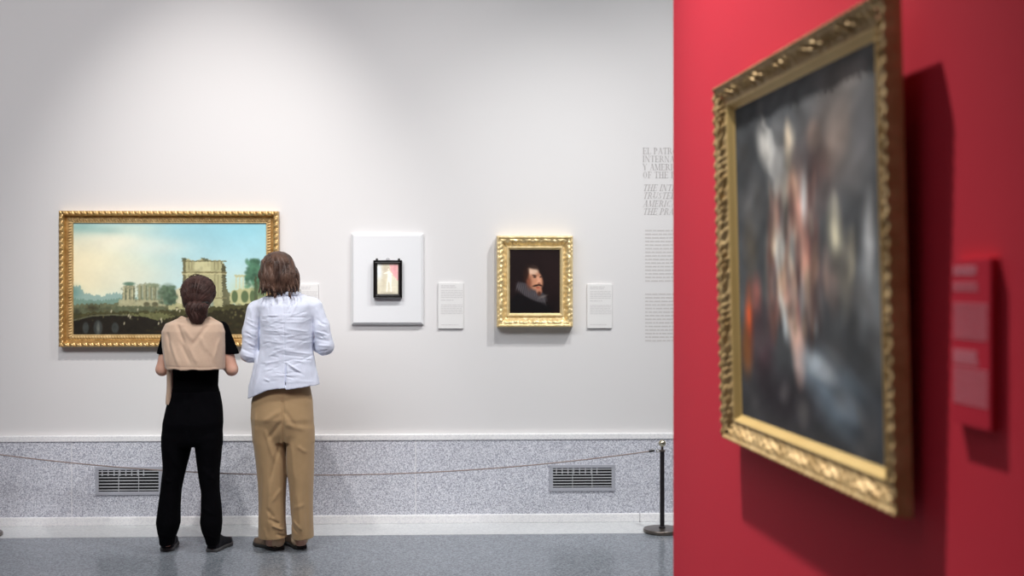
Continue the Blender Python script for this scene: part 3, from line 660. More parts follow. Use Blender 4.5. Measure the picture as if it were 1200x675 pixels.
# local x runs along the wall (towards the camera), -y out of the wall
rz = math.atan2(DU[1], DU[0])
chk = np.array([math.sin(rz), -math.cos(rz), 0]); FLIP = (chk @ NO) < 0
r.rotation_euler = (0, 0, rz)
tag(r, 'large dark painting of pale draped figures in ornate gold frame, hanging on the red wall', 'painting')
print('RED', W, H, zb, 'flip', FLIP, 'u', uL, uR, 'ANG', math.degrees(rz))
TH_ = .030                                                     # frame thickness
holder = None
rl, rh = .082, .073
def xl(px): return red_hit(px, 330, .055)[1] - uL
rlL = xl(867) - 0; rlR = W - xl(1034)
rl = (rlL + rlR) / 2 * .86
def prof_red(v, s, side, L):
    t = s - L / 2
    base = .012 + .018 * ss(0, .06, v) - .003 * ss(.12, .18, v) - .012 * ss(.15, .75, v)
    orn = np.exp(-((v - .42) / .17) ** 2) * .0055 * (np.sin(t * 2 * math.pi / .052 + 4 * np.sin((v - .42) * 7) + 1.8 * np.sin(t * 21)) * (.7 + .5 * np.sin(t * 33 + 1)) + .6 * np.sin(t * 2 * math.pi / .023 + 9 * v + 2 * np.sin(t * 47)))
    bd = bumpf(.06, .06, v) * .0025 * (1 + np.sin(t * 2 * math.pi / .030))
    return base + orn + bd
fr = link('frame', frame_mesh('frame', W, H / math.cos(TILT), rl, rh, prof_red, .004, 0, .72, 50), M_goldbeige, r)
def prof_lin(v, s, side, L): return .004 + .014 * ss(.70, .73, v) - .016 * ss(.74, 1.0, v)
lin = link('inner_lip', frame_mesh('inner_lip', W, H / math.cos(TILT), rl, rh, prof_lin, .02, .70, 1, 14), mat('smooth_gilding', (.74, .54, .22), .45, metal=.4, noise=(6, .3, (.66, .45, .16))), fr)
for o_ in (fr,): o_.location = (0, -(OFFB - .022), 0); o_.rotation_euler = (TILT, 0, 0)
def paint_big(U, V):
    # sketch units: the picture seen square on is 0..100 wide, 0..138 tall
    X = U * 100; Y = V * 138; p = Paint(X, Y, (66, 68, 70))
    p.put(1 - ss(0, 40, Y), (80, 82, 84), .7); p.glow(12, 20, 18, 40, (52, 54, 56), .8); p.put(ss(90, 138, Y), (48, 49, 52), .8)
    p.glow(80, 16, 20, 22, (100, 98, 96), .8); p.glow(64, 34, 10, 12, (104, 84, 76), .9); p.glow(76, 24, 9, 14, (132, 116, 106), .7)
    p.poly([(24, 8), (32, 20), (44, 26), (46, 44), (40, 56), (32, 40), (28, 24)], (142, 142, 140), .85, 1.5, .2)
    p.blob(38, 34, 8, 15, (158, 158, 156), .8, -8, .6); p.blob(46, 28, 3.5, 9, (176, 166, 150), .9, 0, .5)
    p.blob(53, 32, 6, 7, (128, 130, 134), .8, 0, .5); p.blob(58, 40, 11, 13, (60, 46, 46), .85, 0, .5)
    p.blob(50, 46, 6, 8, (150, 116, 98), .7, 0, .5)
    # draped central group
    p.blob(34, 66, 7, 22, (172, 156, 136), .9, 6, .5); p.blob(44, 64, 6, 25, (184, 168, 146), .9, 0, .5); p.blob(52, 62, 6, 26, (158, 122, 110), .85, -4, .5)
    p.blob(41, 68, 2.8, 24, (196, 206, 208), .8, 3, .5); p.blob(60, 66, 4, 20, (136, 100, 94), .8, -6, .5); p.blob(48, 72, 2.4, 22, (110, 64, 62), .8, -2, .5)
    p.blob(30, 86, 4, 13, (126, 58, 52), .7, 6, .6); p.blob(56, 80, 4, 12, (190, 170, 146), .7, 4, .5); p.blob(38, 54, 3, 7, (176, 142, 118), .8)
    p.blob(47, 94, 4.6, 20, (204, 168, 152), .95, -6, .4); p.blob(50, 108, 3.4, 9, (200, 162, 148), .9, 10, .5); p.blob(42, 84, 3, 14, (170, 176, 178), .8, 2, .5)
    p.blob(60, 92, 8, 14, (52, 46, 48), .8, 0, .6)
    # right hand pale shapes
    p.blob(74, 64, 4, 13, (150, 146, 126), .85, -4, .6); p.blob(80, 76, 4, 12, (132, 126, 112), .8, 6, .6); p.blob(72, 80, 3, 9, (150, 120, 108), .7, 0, .6)
    p.blob(92, 70, 4, 18, (142, 146, 148), .8, 4, .6); p.blob(87, 86, 3, 12, (112, 116, 118), .7, 0, .6); p.blob(96, 88, 3, 16, (120, 124, 126), .6, 0, .6)
    p.blob(70, 96, 12, 12, (64, 66, 68), .8, 0, .6); p.blob(84, 104, 12, 10, (56, 58, 60), .8, 0, .6)
    # lower left warm and lower right blue drapery
    p.blob(9, 96, 4, 15, (128, 56, 34), .85, 4, .6); p.blob(16, 84, 4, 8, (150, 84, 74), .7, 0, .6); p.blob(6, 108, 5, 10, (104, 66, 36), .8, 0, .6); p.blob(20, 104, 8, 14, (56, 36, 42), .8, 0, .6)
    p.blob(12, 62, 5, 12, (88, 80, 68), .7, 0, .6)
    p.blob(66, 113, 17, 9, (112, 124, 134), .9, 16, .5); p.blob(76, 121, 17, 10, (86, 98, 108), .9, 14, .5); p.blob(60, 108, 7, 4, (150, 160, 166), .8, 10, .6)
    p.blob(92, 126, 12, 10, (52, 56, 62), .8, 0, .6); p.blob(34, 124, 22, 9, (38, 34, 38), .8, 0, .6)
    for cx, cy, rx, ry, c, a, ro in ((26, 22, 5, 9, (170, 168, 162), .8, -25), (44, 24, 2.2, 8, (206, 190, 166), .9, 0), (47, 40, 3, 6, (188, 150, 126), .8, 0), (62, 24, 4, 5, (150, 128, 116), .7, 0), (84, 8, 8, 4, (130, 124, 120), .6, 0), (90, 30, 5, 14, (98, 98, 100), .7, 0),
                                 (33, 58, 2.5, 12, (212, 194, 170), .85, 4), (45, 56, 2.5, 14, (214, 192, 168), .85, -2), (53, 50, 2.6, 12, (190, 140, 124), .85, 0), (37, 78, 3, 12, (214, 190, 160), .8, 0), (28, 72, 2, 10, (96, 60, 56), .7, 0), (57, 62, 2, 10, (92, 50, 50), .7, 0), (49, 84, 3, 9, (92, 48, 50), .7, 0),
                                 (74, 58, 2, 9, (190, 184, 160), .8, 0), (83, 70, 2, 9, (166, 160, 140), .7, 5), (93, 62, 2, 12, (176, 178, 178), .7, 2), (68, 74, 2, 8, (168, 132, 116), .6, 0), (9, 90, 2, 9, (176, 78, 44), .8, 0), (64, 110, 8, 3.4, (168, 178, 186), .7, 18), (80, 122, 8, 4, (120, 132, 142), .6, 12), (16, 46, 6, 10, (84, 84, 84), .6, 0)):
        p.blob(cx, cy, rx, ry, c, a, ro, .5)
    rb = np.random.RandomState(4)
    for k in range(90):
        cx = rb.uniform(28, 62); cy = rb.uniform(44, 96); g = rb.uniform(.35, 1.15); base = np.array([(200, 178, 152), (170, 120, 104), (120, 70, 66), (176, 184, 186), (70, 58, 58)][rb.randint(5)]); p.blob(cx, cy, rb.uniform(1, 2.2), rb.uniform(4, 10), tuple(np.clip(base * g, 0, 230)), .55, rb.uniform(-8, 8), .5)
    for k in range(60):
        cx = rb.uniform(4, 98); cy = rb.uniform(4, 134); v_ = rb.uniform(38, 104); p.blob(cx, cy, rb.uniform(2, 6), rb.uniform(3, 10), (v_ * 1.02, v_, v_ * .99), .4, rb.uniform(-40, 40), .6)
    p.grain(.12, .08, .05, 11); p.soften(2); p.C = np.clip((p.C - 20) * 1.12 + 22, 0, 255); p.grain(.5, .05, .07, 21); p.soften(1); return p.linear(1.45)
o = link('canvas', canvas_mesh('canvas', W - 2 * rl + .01, H - 2 * rh + .01, 240, 240, paint_big), varnish('varnished_oil_dark', .7, .1), r)
cy_ = -(OFFB - .022) - .001
o.location = (rl - .005, cy_ - math.sin(TILT) * rh, rh - .005); o.rotation_euler = (TILT, 0, 0)
b = MB(); b.box(.12, W - .12, -(OFFB - .030), 0, .30, .34)
b.build('hanging_batten', mat('dark_stained_wood', (.03, .02, .015), .7, noise=(20, .3, (.05, .03, .02))), r)

# label
_, ua, za = red_hit(1116, 304, .016); _, ub, zb2 = red_hit(1160.5, 503, .016); _, _, zb3 = red_hit(1119, 498, .016)
W2 = ub - ua; zb3 = (zb3 + zb2) / 2; H2 = za - zb3
p = P0 + DU * ua; r2 = empty('picture_label', (p[0], p[1], zb3)); r2.rotation_euler = (0, 0, rz)
tag(r2, 'red text label with pink lettering on the red wall, right of the dark painting', 'label')
b = MB(); b.box(0, W2, -.016, 0, 0, H2, bev=.001); b.build('panel', mat('red_label_acrylic', (.58, .030, .055), .8, spec=.08, noise=(4, .4, (.55, .028, .052))), r2)
M_pink = mat('pink_lettering', (.80, .30, .36), .8, spec=.1, noise=(12, .4, (.74, .26, .32)))
for (zf, n, ww, hh) in ((.945, 3, .62, .011), (.85, 3, .66, .008), (.725, 11, .90, .0075), (.44, 3, .62, .011), (.385, 2, .66, .008), (.335, 11, .90, .0075)):
    b = MB()
    for k in range(n): dashes(b, W2 * .04, W2 * (.04 + ww), H2 * zf - k * H2 * .0205, H2 * hh * 1.15, -.0161, int(zf * 1000 + k), True)
    b.build('text_block', M_pink, r2)

# ================================================================== PEOPLE
M_skin = mat('skin', (.60, .36, .27), .5, sss=.15, noise=(14, .3, (.55, .30, .22)), bump=(250, .05, .001))
YP = 6.92
def U(px, py, dy=0.0): p = at_y(px, py, YP + dy); return p
def ux(px, py=400): return at_y(px, py, YP)[0]
def uz(py, px=300): return at_y(px, py, YP)[2]
def keys(rows): return [(at_y(l, y, YP)[2], at_y(l, y, YP)[0], at_y(r_, y, YP)[0], YP + yc, ry) for (y, l, r_, yc, ry) in rows]
def ud(px, py, dy): return tuple(at_y(px, py, YP + dy))
def rotm(yaw, tilt=0, roll=0):
    cy, sy = math.cos(yaw), math.sin(yaw); Rz = np.array([[cy, -sy, 0], [sy, cy, 0], [0, 0, 1]])
    ct, st_ = math.cos(tilt), math.sin(tilt); Rx = np.array([[1, 0, 0], [0, ct, -st_], [0, st_, ct]])
    cr, sr = math.cos(roll), math.sin(roll); Ry = np.array([[cr, 0, sr], [0, 1, 0], [-sr, 0, cr]]); return Rz @ Rx @ Ry
def head_sdf(F, c, R, s=1.0):
    """c = centre of the skull, facing local +y"""
    L = lambda x, y, z: np.array(c) + R @ (np.array([x, y, z]) * s)
    F.ellipsoid(L(0, -.012, .015), np.array([.074, .094, .092]) * s, R, .0)
    F.ellipsoid(L(0, .035, -.045), np.array([.056, .058, .075]) * s, R, .03)
    F.ellipsoid(L(0, .078, -.098), np.array([.020, .018, .018]) * s, R, .02)          # chin
    F.capsule([L(0, .088, .005), L(0, .108, -.032)], [.008 * s, .013 * s], .012)      # nose
    for q in (-1, 1):
        F.ellipsoid(L(q * .031, .096, .006), np.array([.014, .010, .009]) * s, R, .006, cut=True)   # sockets
        F.ellipsoid(L(q * .031, .083, .006), np.array([.014, .0125, .013]) * s, R, .004)
        F.ellipsoid(L(q * .078, -.004, -.012), np.array([.008, .018, .030]) * s, R, .006)           # ears
    F.capsule([L(-.020, .090, -.064), L(0, .097, -.062), L(.020, .090, -.064)], [.004 * s, .006 * s, .004 * s], .005)
    F.capsule([L(-.018, .090, -.072), L(0, .095, -.073), L(.018, .090, -.072)], [.004 * s, .006 * s, .004 * s], .004)
def eyes(parent, O, c, R, s=1.0):
    for q in (-1, 1):
        p = np.array(c) + R @ (np.array([q * .031, .0815, .006]) * s) - np.array(O); f = R @ np.array([0, 1.0, 0])
        b = MB(); b.lathe([(.0104 * s * math.sin(t) + 1e-4, -.0104 * s * math.cos(t)) for t in np.linspace(0, math.pi, 14)], tuple(p), 18); e_ = b.build('eyeball', mat('eye_white', (.75, .73, .70), .25, noise=(30, .3, (.72, .68, .66))), parent, True)
        b = MB(); b.tube([p + f * .0080 * s, p + f * .0108 * s], .0050 * s, 16); b.build('iris', mat('brown_iris', (.03, .018, .012), .2, noise=(60, .3, (.05, .03, .02))), e_, True)
def hand_sdf(F, wrist, d, up, side, s=1.0):
    """d: pointing direction; up: back of the hand; side: thumb side sign"""
    d = np.array(d, float); d /= np.linalg.norm(d); up = np.array(up, float); up -= d * (up @ d); up /= np.linalg.norm(up); sd = np.cross(d, up) * side
    w = np.array(wrist, float); P = lambda a, b_, c_: w + (d * a + sd * b_ + up * c_) * s
    F.capsule([P(.0, .012, 0), P(.085, .028, 0)], [.017 * s, .014 * s], .012); F.capsule([P(.0, -.012, 0), P(.080, -.026, 0)], [.017 * s, .013 * s], .012); F.capsule([P(.01, 0, 0), P(.085, 0, .002)], [.018 * s, .014 * s], .012)
    for k, (off, l) in enumerate(((.029, .066), (.010, .074), (-.010, .070), (-.028, .054))):
        F.capsule([P(.086, off, 0), P(.086 + l * .42, off * 1.05, -.010), P(.086 + l * .70, off * 1.05, -.028), P(.086 + l * .82, off * 1.0, -.046)], [.0095 * s, .0088 * s, .0082 * s, .0072 * s], .003)
    F.capsule([P(.018, .024, -.004), P(.050, .050, -.014), P(.080, .056, -.030)], [.013 * s, .011 * s, .009 * s], .008)
def shoe(parent, O, heel, ang, L, wd, m_up, m_sole, m_heel=None, low=.07):
    a = math.radians(ang); d = np.array([math.sin(a), math.cos(a), 0]); s = np.array([d[1], -d[0], 0]); h = np.array([heel[0], heel[1], 0.0])
    lo = h - .40; hi = h + .40; lo[2] = -.02; hi[2] = .2
    def outline(X, Y, grow):
        u = (X - h[0]) * d[0] + (Y - h[1]) * d[1]; v = (X - h[0]) * s[0] + (Y - h[1]) * s[1]
        us = np.array([0, .1, .3, .5, .72, .9, 1]) * L; hw = np.array([.30, .40, .38, .42, .52, .38, .08]) * wd + grow
        w = np.interp(u, us, hw); return np.maximum(np.maximum(abs(v) - w, -u - grow), u - L - grow)
    def sole(X, Y, Z):
        return np.maximum(outline(X, Y, .003), np.maximum(Z - .020, .001 - Z))
    F = Field(np.minimum(h, h + d * L) - [.10, .10, .01], np.maximum(h, h + d * L) + [.10, .10, .06], .004); F.add(sole, lo, hi, 0); F.mesh('sole', m_sole, parent, O, 1)
    def upper(X, Y, Z):
        u = ((X - h[0]) * d[0] + (Y - h[1]) * d[1]) / L
        top = np.interp(u, [0, .12, .3, .45, .65, .85, 1], [low, low + .004, low, .072, .056, .046, .03])
        o = outline(X, Y, -.002) + np.clip((Z - .02) / top, 0, 1) ** 2 * .020; return np.maximum(np.maximum(o, Z - top), .018 - Z)
    F = Field(np.minimum(h, h + d * L) - [.10, .10, .01], np.maximum(h, h + d * L) + [.10, .10, .12], .004); F.add(upper, lo, hi, 0); F.mesh('upper', m_up, parent, O, 3)
def strands(name, paths, m, parent, O, rad=.003, seg=5):
    b = MB()
    for P in paths:
        n = len(P); b.tube([np.array(q) - np.array(O) for q in P], [rad * (.9 if i < n * .7 else .9 * (n - i) / (n * .3) + .12) for i in range(n)], seg, False)
    return b.build(name, m, parent, True)

# ---------------------------------------------------------------- person A (black clothes, beige jumper over the shoulders)
def person_a():
    O = (ux(229), YP, 0.0)
    r = empty('person', O); tag(r, 'shorter person in black with beige jumper over the back and dark hair tied low', 'person', 'visitors')
    hc = U(232, 345); Rh = rotm(0, math.radians(-4)); shy = uz(383)
    lh, rh_ = U(190, 433, -.005), U(271.5, 433, -.005)
    shl, shr = U(202, 386), U(258, 386)
    cxm = ux(230)
    F = Field((ux(180), YP - .2, -.01), (ux(283), YP + .46, uz(318)), .006)
    head_sdf(F, (hc[0], YP + .02, hc[2]), Rh, .92)
    F.capsule([(hc[0], YP + .01, uz(360)), (cxm, YP, uz(385))], [.052, .055], .03)
    F.loft(keys([(382, 212, 248, 0, .05), (392, 200, 260, 0, .085), (405, 199, 261, 0, .10), (430, 203, 256, 0, .095), (450, 207, 251, 0, .085), (475, 200, 256, 0, .095), (500, 197, 256, 0, .10), (506, 200, 254, 0, .09)]), .02)
    for lg in (([(500, 197, 224), (575, 195, 211), (600, 192, 209), (640, 192, 199.5)], 195.5), ([(500, 230, 256), (575, 239, 254), (600, 239, 256), (640, 245, 252)], 248.5)):
        F.loft(keys([(y, a_, b_, (.0 if y < 610 else .035), .075 if y < 540 else .055 if y < 610 else .035) for y, a_, b_ in lg[0]]), .03)
        F.ellipsoid((ux(lg[1], 640), YP + .07, .040), (.022, .07, .018), None, .02)
    for sh, el, q in ((shl, lh, 1), (shr, rh_, -1)):
        F.capsule([sh, el], [.044, .035], .03)
        wr = np.array([el[0] + q * .105, YP + .235, el[2] + .045]); F.capsule([el, (el + wr) / 2 + np.array([0, .0, -.004]), wr], [.036, .033, .022], .012)
        hand_sdf(F, wr, (q * .8, .45, .10), (0, -.2, 1), q, .92)
    F.mesh('body', M_skin, r, O, 2)
    eyes(r, O, (hc[0], YP + .02, hc[2]), Rh, .92)
    # black t-shirt
    M_blk = mat('black_jersey', (.0016, .0016, .0022), .95, spec=.04, bump=(200, .1, .001))
    F = Field((ux(180), YP - .17, uz(480)), (ux(283), YP + .17, uz(372)), .005)
    F.loft(keys([(376, 216, 246, .0, .05), (384, 205, 257, 0, .085), (396, 199, 261, 0, .108), (430, 201, 258, 0, .108), (452, 203.5, 254.5, 0, .102), (466, 200, 258, 0, .108), (476, 196, 260, 0, .112)]), .01)
    for sh, el in ((U(201, 386), U(192.5, 418)), (U(259, 386), U(271, 418))):
        F.capsule([sh, el], [.046, .047], .02)
    pz = uz(414.5)
    def cutlow(X, Y, Z): return np.maximum(Z - pz, np.maximum(-(abs(X - cxm) - .158), -1))
    F.displace(lambda X, Y, Z: wob(X, Y, Z, 35, 5, .0025, (1, 1, .7)))
    X, Y, Z = np.meshgrid(*F.ax, indexing='ij'); side = (X < ux(199)) | (X > ux(261.5)); F.F = np.where(side & (Z < pz) & (Z > uz(450)), np.maximum(F.F, pz - Z), F.F)
    F.mesh('t_shirt', M_blk, r, O, 2)
    # black trousers
    M_tr = mat('black_trousers', (.0016, .0016, .0024), .95, spec=.05, noise=(30, .3, (.0026, .0026, .0036)), bump=(150, .15, .002))
    F = Field((ux(178), YP - .17, .02), (ux(270), YP + .17, uz(455)), .005)
    F.loft(keys([(458, 201.5, 257, 0, .112), (475, 196, 260, 0, .122), (495, 191.5, 262, -.005, .128), (516, 190, 261, 0, .115), (522, 190, 261, .0, .10)]), .0)
    F.loft(keys([(494, 196, 222, 0, .06), (510, 190.5, 226, 0, .105), (525, 189.5, 224, 0, .10), (549, 191, 218, .005, .088), (575, 188.5, 213, 0, .078), (595, 185.5, 211.5, -.005, .08), (612, 183.5, 211.5, -.01, .085), (622, 185.5, 208.5, -.006, .080), (630, 187.5, 205, .0, .070), (637.5, 188, 203.5, .006, .062)]), .012)
    F.loft(keys([(494, 231, 256, 0, .06), (510, 227, 260.5, 0, .105), (525, 229, 260, 0, .10), (549, 232, 257, .005, .088), (575, 236, 257.5, 0, .078), (595, 235.5, 260, -.005, .08), (612, 235, 260.5, -.01, .085), (622, 237.5, 259.5, -.006, .080), (630, 240.5, 257.5, .0, .070), (637.5, 242, 256.5, .006, .062)]), .012)
    ws = [(ux(200), uz(520), ux(212), uz(545), .012, .004), (ux(240), uz(545), ux(254), uz(560), .012, .004), (ux(191), uz(556), ux(206), uz(562), .01, .003), (ux(238), uz(590), ux(256), uz(600), .01, .003), (ux(188), uz(620), ux(206), uz(628), .008, .003), (ux(242), uz(622), ux(256), uz(628), .008, .003), (ux(227), uz(470), ux(227), uz(512), .008, -.005)]
    F.displace(lambda X, Y, Z: wob(X, Y, Z, 26, 6, .002, (1, 1, .5)) + seg_wrinkle(X, Z, ws)); F.mesh('trousers', M_tr, r, O, 2)
    # beige jumper over the shoulders
    M_j = mat('beige_knit', (.50, .36, .265), .9, sheen=.25, noise=(60, .3, (.46, .33, .24)), bump=(260, .25, .002))
    F = Field((ux(184), YP - .2, uz(440)), (ux(274), YP + .16, uz(364)), .004)
    F.loft(keys([(374.5, 207, 251, -.01, .09), (379, 196, 262, -.02, .112), (388, 192, 265.5, -.025, .125), (405, 192.5, 266, -.03, .135), (420, 195, 265.5, -.04, .142), (431.5, 197.5, 265, -.045, .146)]), .0, p=2.5)
    X, Y, Z = np.meshgrid(*F.ax, indexing='ij')
    F.F = np.maximum(F.F, Y - (YP + .055 + .03 * (Z - uz(400)) * 3))
    hem = uz(431) + (X - cxm) * -.035 + .004 * np.sin((X - cxm) * 60)
    F.F = np.maximum(F.F, hem - Z)
    # hollow it under the hem
    F.F = np.maximum(F.F, -np.maximum(np.sqrt(((X - cxm) / .148) ** 2 + ((Y - YP + .02) / .118) ** 2) * .12 - .12, Z - uz(424)))
    F.capsule([U(203, 379, -.03), U(213, 373.5, -.05), U(230, 379, -.095), U(246, 373.5, -.05), U(257, 379, -.03)], [.010, .013, .013, .013, .010], .006)
    nk = [(ux(213), uz(377), ux(224), uz(402), .010, -.009), (ux(250), uz(378), ux(233), uz(404), .012, -.008), (ux(218), uz(398), ux(232), uz(424), .010, -.007), (ux(202), uz(388), ux(208), uz(410), .010, -.006), (ux(206), uz(398), ux(220), uz(428), .010, .006),
          (ux(228), uz(402), ux(240), uz(424), .010, .006), (ux(241), uz(392), ux(250), uz(410), .012, .006), (ux(252), uz(412), ux(258), uz(430), .008, -.005), (ux(198), uz(405), ux(202), uz(428), .007, .004), (ux(222), uz(382), ux(234), uz(398), .012, .006), (ux(262), uz(395), ux(257), uz(420), .008, .004), (ux(198), uz(427), ux(264), uz(428.5), .0035, -.0028)]
    F.displace(lambda X, Y, Z: wob(X, Y, Z, 30, 12, .0018, (1, 1, .6)) + seg_wrinkle(X, Z, nk)); j = F.mesh('draped_jumper', M_j, r, O, 2)
    # its hanging sleeve
    F = Field((ux(190), YP - .12, uz(480)), (ux(212), YP + .08, uz(420)), .004)
    F.loft(keys([(426, 197.5, 206, -.02, .035), (445, 197.5, 204.5, -.03, .03), (460, 197, 204, -.03, .03), (473.5, 196.5, 204.5, -.03, .032)]), 0, p=3); F.displace(lambda X, Y, Z: wob(X, Y, Z, 45, 3, .0015))
    F.mesh('hanging_sleeve', M_j, r, O, 1)
    # bag strap glimpse of white tag
    # shoes
    m1 = mat('black_leather', (.005, .005, .008), .7, spec=.2, noise=(30, .3, (.009, .009, .014))); m2 = mat('grey_rubber_sole', (.07, .07, .075), .7, noise=(50, .3, (.05, .05, .05)))
    hl = on_floor(195.5, 646.3); hr = on_floor(247.5, 647.2)
    s1 = empty('shoe', O); s1.parent = r; s1.location = (0, 0, 0); shoe(s1, O, (hl[0], hl[1] + .0, 0), -8, .25, .096, m1, m2, low=.094)
    s2 = empty('shoe', O); s2.parent = r; s2.location = (0, 0, 0); shoe(s2, O, (hr[0], hr[1] + .0, 0), 12, .25, .096, m1, m2, low=.094)
    # hair: cap, tie and low ponytail
    M_h = mat('dark_brown_hair', (.022, .010, .009), .6, spec=.25, noise=(70, .25, (.060, .028, .022), (1, 1, .5)), bump=(200, .6, .003, (1, 1, .4)))
    F = Field((hc[0] - .13, YP - .2, uz(384)), (hc[0] + .13, YP + .16, uz(318)), .004)
    c = np.array([ux(232.7, 340), YP + .0, uz(341.5)])
    F.ellipsoid(c, (.098, .112, .094), Rh, 0)
    F.ellipsoid(c + [0, -.055, -.045], (.078, .055, .055), None, .03); F.ellipsoid(c + [-.004, -.035, -.075], (.066, .06, .045), None, .03)
    X, Y, Z = np.meshgrid(*F.ax, indexing='ij')
    F.F = np.maximum(F.F, -np.maximum(.070 - (Y - YP) - .25 * (Z - c[2]), (Z - (c[2] + .055))))    # open the face
    g = c + [0, -.085, -.083]
    an = np.arctan2(X - g[0], Z - g[2]); rr = np.sqrt((X - g[0]) ** 2 + (Z - g[2]) ** 2)
    F.F += .0011 * np.sin(an * 44 + 4 * np.sin(an * 5)) * np.clip(rr / .05, 0, 1) + wob(X, Y, Z, 90, 4, .0012)
    hr_ = F.mesh('hair', M_h, r, O, 1)
    F = Field((hc[0] - .12, YP - .22, uz(386)), (hc[0] + .12, YP - .0, uz(346)), .004)
    F.ellipsoid(ud(230.5, 359, -.098), (.066, .038, .032), None, 0); F.ellipsoid(ud(230.5, 364.5, -.112), (.064, .040, .044), None, .02); F.ellipsoid(ud(231.5, 372, -.118), (.046, .034, .040), None, .02)
    X, Y, Z = np.meshgrid(*F.ax, indexing='ij'); F.F += .0026 * np.sin((X - g[0]) * 260 * (1 + (uz(372) - Z) * 2) + 2 * np.sin(Z * 60)) + wob(X, Y, Z, 110, 8, .0015)
    F.mesh('ponytail', M_h, r, O, 1)
    b = MB(); pts = [(ud(231, 357, -.09)[0] + .056 * math.cos(t) - O[0], YP - .085 + .028 * math.sin(t) - O[1], uz(355.5) + .004 * math.cos(t)) for t in np.linspace(0, 2 * math.pi, 30)]
    b.tube(pts, .009, 8, False); b.build('hair_tie', mat('black_elastic', (.003, .003, .003), .8, noise=(90, .3, (.006, .006, .006))), r, True)
    P = []; rg = random.Random(5)
    for k in range(150):   # loose wisps over the cap and tail
        a0 = rg.uniform(-2.6, 2.6); st_ = []
        for t in np.linspace(0, 1, 8):
            w = (1 - t); x = c[0] + math.sin(a0) * .100 * math.sin(.35 + w * 1.2) * 1.0 * w ** .7; z = c[2] + math.cos(a0) * .094 * w ** .8 - .085 * t
            q = 1 - ((x - c[0]) / .100) ** 2 - ((z - c[2]) / .096) ** 2; y = c[1] - .114 * math.sqrt(max(q, .02)); st_.append((x, y - .001, z))
        P.append(st_)
    for k in range(90):
        x0 = rg.uniform(-.055, .055); st_ = []
        for t in np.linspace(0, 1, 7): st_.append((ud(231, 366, -.13)[0] + x0 * (1.1 - .55 * t * t) + .004 * math.sin(t * 5 + k), YP - .122 - .034 * math.sqrt(max(0, 1 - (x0 / .066) ** 2)) * math.sin(min(1, t * 1.3 + .25) * 2.2), uz(357) - t * rg.uniform(.075, .108)))
        P.append(st_)
    for k in range(26):
        a0 = rg.uniform(-1.9, 1.9); a1 = a0 + rg.uniform(-.4, .4); rr_ = 1 + rg.uniform(.01, .07)
        P.append([(c[0] + .098 * math.sin(a0 + (a1 - a0) * t) * (1 + (rr_ - 1) * math.sin(t * 3.1)), c[1] - .01 - rg.uniform(0, .02), c[2] + .094 * math.cos(a0 + (a1 - a0) * t) * (1 + (rr_ - 1) * math.sin(t * 3.1))) for t in np.linspace(0, 1, 7)])
    strands('hair_wisp', P, M_h, hr_, O, .0014, 4)
person_a()

